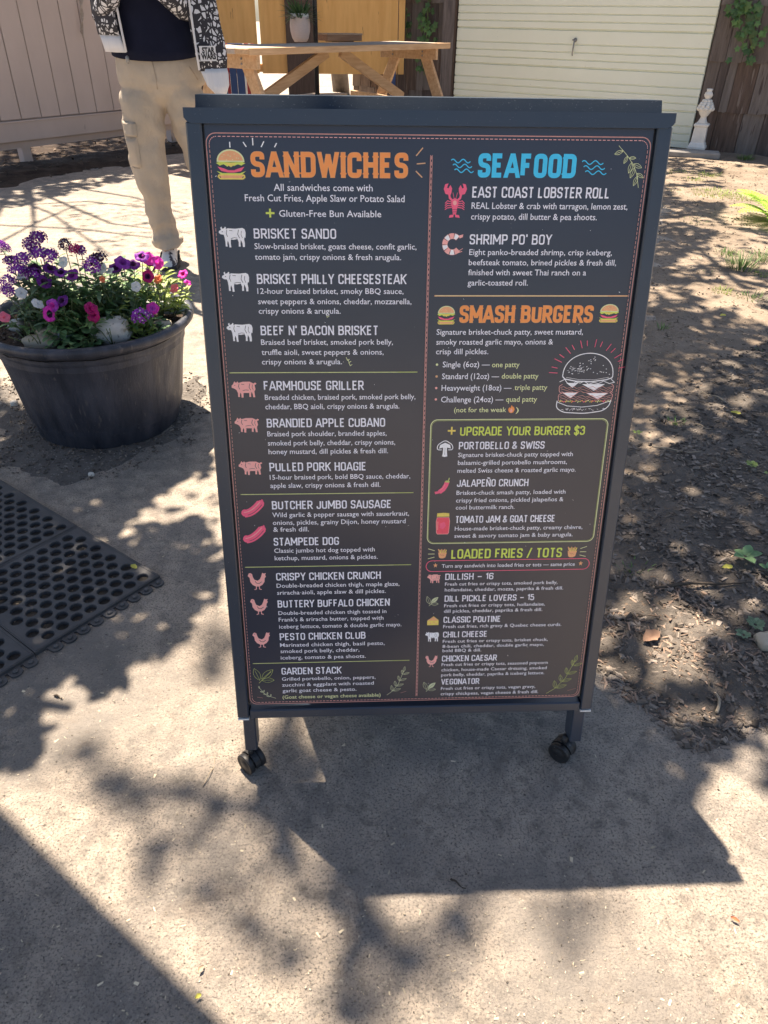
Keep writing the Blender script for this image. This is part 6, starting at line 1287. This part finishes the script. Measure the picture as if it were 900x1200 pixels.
for s_, n2 in ((-1, 'L'), (1, 'R')):
    P = [nodes[J['sh'+n2]], nodes[J['el'+n2]], tuple(Vector(nodes[J['el'+n2]]).lerp(Vector(nodes[J['wr'+n2]]), .9))]
    P = [Vector(p_) for p_ in P]; Q = [P[0]+Vector((-s_*.02, 0, .02)), P[0].lerp(P[1], .5)+Vector((s_*.012, 0, 0)), P[1]+Vector((s_*.01, .01, -.012)), P[1].lerp(P[2], .25), P[1].lerp(P[2], .6), P[2]]
    MB().tube(Q, [.078, .066, .058, .056, .052, .046], 18).build('sleeve', M_COM, person); MB().tube([P[2], P[2]+(P[2]-P[1]).normalized()*.05], [.042, .038], 16).build('cuff', M_RIB, person)
# words printed near the hem of the right hand panel
tcu2 = bpy.data.curves.new('t', 'FONT'); to2 = bpy.data.objects.new('t', tcu2); COL.objects.link(to2); tcu2.align_x = 'CENTER'; tcu2.size = .034; tcu2.space_line = .75; tcu2.offset = .0016; tcu2.body = 'STAR\nWARS'
dg = bpy.context.evaluated_depsgraph_get(); dg.update(); m5 = bpy.data.meshes.new_from_object(to2.evaluated_get(dg)); COL.objects.unlink(to2)
a, b = px(-.815, 1.055); mb = MB().add([v_.co[:] for v_ in m5.vertices], [tuple(p_.vertices) for p_ in m5.polygons], 0, T(a, -.128, b) @ RZ(.55) @ RX(pi/2) @ SC(.8, 1, 1)); mb.add([(-.045, -.034, -.001), (.040, -.034, -.001), (.040, .030, -.001), (-.045, .030, -.001)], [(0, 1, 2, 3)], 1, T(a, -.128, b) @ RZ(.55) @ RX(pi/2)); mb.build('printed_words', [mat('black_print', (.02, .02, .025), rough=.8), M_RIB], person)

# ------------------------------------------------------------------ what shades the yard from above: trees and an added canopy, out of frame
M_TL = mat('tree_leaf', (.05, .10, .03), (.09, .16, .05), scale=12, rough=.5, island=.3, trans=.2); M_BARK = mat('bark', (.10, .08, .065), (.18, .145, .115), scale=6, rough=.95, bump=.8, bscale=20, dist=.02)
SH_ = Vector((-.1968, .404, 1))
def ground_poly(px_pts): return [tuple(gp(*q)[:2]) for q in px_pts]
HOLES = [ground_poly([(846, 198), (925, 198), (925, 272), (850, 268)]), ground_poly([(795, 221), (880, 221), (880, 240), (795, 237)]), ground_poly([(31, 164), (62, 161), (70, 182), (38, 186)]), ground_poly([(-12, 160), (2, 160), (6, 186), (-10, 188)]), ground_poly([(775, 715), (815, 725), (835, 775), (800, 810), (755, 790)]), ground_poly([(34, 822), (68, 806), (72, 812), (40, 832)])]
def crown(mb, P, dens, hlo, hhi, leaf=.06, soft=.0, clump=0):
    """leaf faces spread through the part of a crown that stands sunward of this patch of ground"""
    xs = [p[0] for p in P]; ys = [p[1] for p in P]; A = (max(xs)-min(xs))*(max(ys)-min(ys)); n_ = int(A*dens); c = 0
    for k in range(n_):
        x = rnd.uniform(min(xs), max(xs)); y = rnd.uniform(min(ys), max(ys))
        if not inpoly(x, y, P) or any(inpoly(x, y, H) for H in HOLES): continue
        if clump and fbm(x*clump, y*clump, hlo+3) < -.02 and rnd.random() < .93: continue
        x += rnd.gauss(0, soft); y += rnd.gauss(0, soft)
        h_ = rnd.uniform(hlo, hhi); p_ = Vector((x, y, 0))+SH_*h_; s_ = leaf*rnd.uniform(.6, 1.2)
        M = T(*p_) @ RZ(rnd.uniform(0, 6.3)) @ RX(rnd.gauss(0, .5)) @ RY(rnd.gauss(0, .5))
        mb.add([(-s_*.5, 0, 0), (-s_*.1, -s_*.3, 0), (s_*.35, -s_*.2, 0), (s_*.6, 0, 0), (s_*.35, s_*.2, 0), (-s_*.1, s_*.3, 0)], [(0, 1, 2, 3, 4, 5)], 0, M); c += 1
    return c
def tree(label, base, top, crowns, limbs):
    root = thing('shade_tree', label, 'tree', (base[0], base[1], 0)); b = Vector((base[0], base[1], 0)); tp = Vector(top)-b
    MB().tube([(0, 0, -.05), tp*.35+Vector((.1, 0, 0)), tp*.7, tp], [.16, .13, .10, .06], 12).build('trunk', M_BARK, root)
    mb = MB()
    for c in crowns: crown(mb, *c)
    mb.v = [tuple(Vector(v)-b) for v in mb.v]; tag(mb.build('crown', M_TL, root), kind='stuff')
    for (s0_, pts, r_) in limbs:
        P = [tp*s0_]+[Vector((x, y, 0))+SH_*h_-b for x, y, h_ in pts]; MB().tube(P, [r_*(1-.8*i/(len(P)-1))+.004 for i in range(len(P))], 8).build('limb', M_BARK, root)
g = lambda u, v, h_: (*gp(u, v)[:2], h_)
# left tree, added unseen for its shadow: shades mats, planter front, the strip of soil
tree('broad leafy tree added unseen left of the frame to shade the mats', (-4.9, 4.2), (-4.1, 4.4, 3.6), [
    (ground_poly([(-260, 470), (0, 468), (60, 500), (150, 545), (250, 532), (243, 548), (205, 566), (150, 610), (120, 640), (190, 620), (230, 606), (262, 650), (262, 700), (236, 712), (226, 728), (208, 735), (203, 758), (176, 768), (160, 774), (-260, 800)]), 3200, 2.3, 3.4, .075),
    (ground_poly([(-260, 760), (150, 760), (148, 800), (136, 818), (118, 818), (100, 806), (86, 796), (60, 806), (50, 820), (36, 836), (50, 858), (46, 880), (25, 898), (0, 912), (-260, 950)]), 3600, 2.0, 2.6, .07),
    (ground_poly([(150, 610), (250, 545), (262, 600), (262, 650), (170, 650)]), 1200, 2.5, 3.6, .06, 0, 6),
    (ground_poly([(-300, 330), (-20, 330), (0, 470), (-260, 470)]), 1500, 3, 4, .07)],
    [(.9, [g(-100, 600, 3), g(50, 640, 2.8), g(150, 700, 2.6)], .06), (.8, [g(-100, 800, 2.8), g(80, 830, 2.4)], .05)])
# tree behind the fence: bare branches over the sunlit path, crown over the soil strip
limbs = []
for (a, b_, c_) in (((-40, 262), (90, 268), (215, 283)), ((30, 240), (100, 236), (200, 246)), ((-30, 300), (40, 262), (90, 240)), ((38, 240), (40, 262), (37, 300)), ((60, 232), (130, 262), (225, 274)), ((100, 222), (160, 232), (215, 250)), ((0, 226), (60, 250), (130, 300))):
    limbs.append((.95, [g(*a, 4.6), g(*b_, 4.4), g(*c_, 4.2)], .022))
tree('tall tree behind the board fence with thin bare branches', (-4.6, 10.2), (-4.2, 9.0, 5.2), [
    (ground_poly([(-200, 135), (240, 135), (235, 200), (150, 210), (60, 232), (0, 247), (-200, 285)]), 420, 4.2, 5.6, .12),
    (ground_poly([(60, 240), (220, 230), (225, 300), (80, 300)]), 130, 4.5, 5.5, .06)], limbs)
# right tree: shades mulch bed and dirt
tree('large leafy tree right of the frame shading the mulch bed', (4.3, 2.4), (3.4, 2.6, 4.4), [
    (ground_poly([(700, 560), (735, 440), (770, 375), (850, 365), (905, 390), (1500, 400), (1500, 1000), (980, 960), (905, 920), (885, 872), (868, 866), (845, 893), (815, 900), (700, 905), (560, 850), (690, 720)]), 1300, 3.0, 4.6, .075, 0, 0),
    (ground_poly([(690, 830), (760, 828), (860, 856), (872, 872), (812, 905), (828, 940), (760, 960), (690, 900)]), 2600, 2.6, 3.4, .07),
    (ground_poly([(735, 560), (930, 480), (1300, 500), (1300, 780), (900, 690), (860, 640), (700, 690)]), 1100, 3.2, 4.6, .075),
    (ground_poly([(745, 230), (900, 235), (905, 370), (850, 345), (735, 480), (745, 350)]), 1500, 3.6, 5, .085, 0, 1.1), (ground_poly([(745, 300), (905, 320), (905, 400), (735, 470)]), 900, 3.6, 5, .08, 0, 2.2),
    (ground_poly([(760, 186), (1000, 186), (1000, 240), (760, 232)]), 420, 4, 5.4, .12, 0, 1.3)],
    [(.9, [g(900, 500, 4), g(800, 560, 3.8), g(720, 700, 3.4)], .07), (.8, [g(900, 750, 3.8), g(850, 850, 3.3)], .05), (.95, [g(860, 330, 4.6), g(780, 260, 4.4)], .05)])
# (soft shade beside the sign's left foot comes from the same high tree)
# high thin tree: soft dapples over the foreground asphalt
cl = [((190, 920), 46, 20), ((120, 905), 30, 14), ((330, 925), 40, 22), ((300, 965), 46, 24), ((410, 975), 34, 16), ((420, 1090), 26, 60), ((405, 1170), 34, 40), ((520, 1065), 34, 14), ((690, 1062), 22, 30), ((230, 1030), 50, 18), ((255, 760), 20, 30), ((350, 1020), 34, 24), ((600, 1070), 50, 12), ((180, 985), 34, 18), ((480, 1140), 24, 24), ((90, 900), 30, 16), ((540, 1068), 40, 12), ((495, 1100), 22, 20), ((335, 885), 36, 26), ((300, 1090), 40, 22), ((350, 890), 30, 18), ((260, 940), 40, 18)]
tree('tall thin crowned tree standing beyond the garage side', (-.2, 15.0), (-1.2, 6.5, 8.6), [
    ([tuple(gp(u+ru*cos(a), v+rv*sin(a))[:2]) for a in [2*pi*k/10 for k in range(10)]], 1500, 6.0, 7.4, .08, .035) for (u, v), ru, rv in cl], [(.9, [g(420, 1000, 6.8), g(415, 1200, 6.6)], .05), (.95, [g(300, 960, 7), g(120, 900, 7)], .05)])
# unseen canopy, added so that its edge shadow falls across the lower left corner
e0 = gp(0, 945); e1 = gp(265, 1200); ed = (e1-e0).normalized(); en = Vector((ed.y, -ed.x, 0))
if en.x > 0: en = -en
hC = 2.7; c0 = e0+SH_*hC; blocker = thing('added_canopy', 'square cafe canopy added left of the camera to shade the lower left ground', 'parasol'); ctr = e0+ed*.4+en*1.2; C3 = ctr+SH_*hC; blocker.location = (C3.x, C3.y, 0)
sq = [e0+ed*(-.9), e0+ed*1.75, e0+ed*1.75+en*2.4, e0+ed*(-.9)+en*2.4]; V = [(p_+SH_*hC)-Vector((C3.x, C3.y, 0)) for p_ in sq]+[Vector((0, 0, hC+.5))]
mb = MB().add(V, [(0, 1, 4), (1, 2, 4), (2, 3, 4), (3, 0, 4)]); mb.build('canopy', mat('canvas', (.25, .22, .18), rough=.85), blocker); MB().tube([(0, 0, 0), (0, 0, hC+.5)], .025, 12).build('pole', M_BARK, blocker)
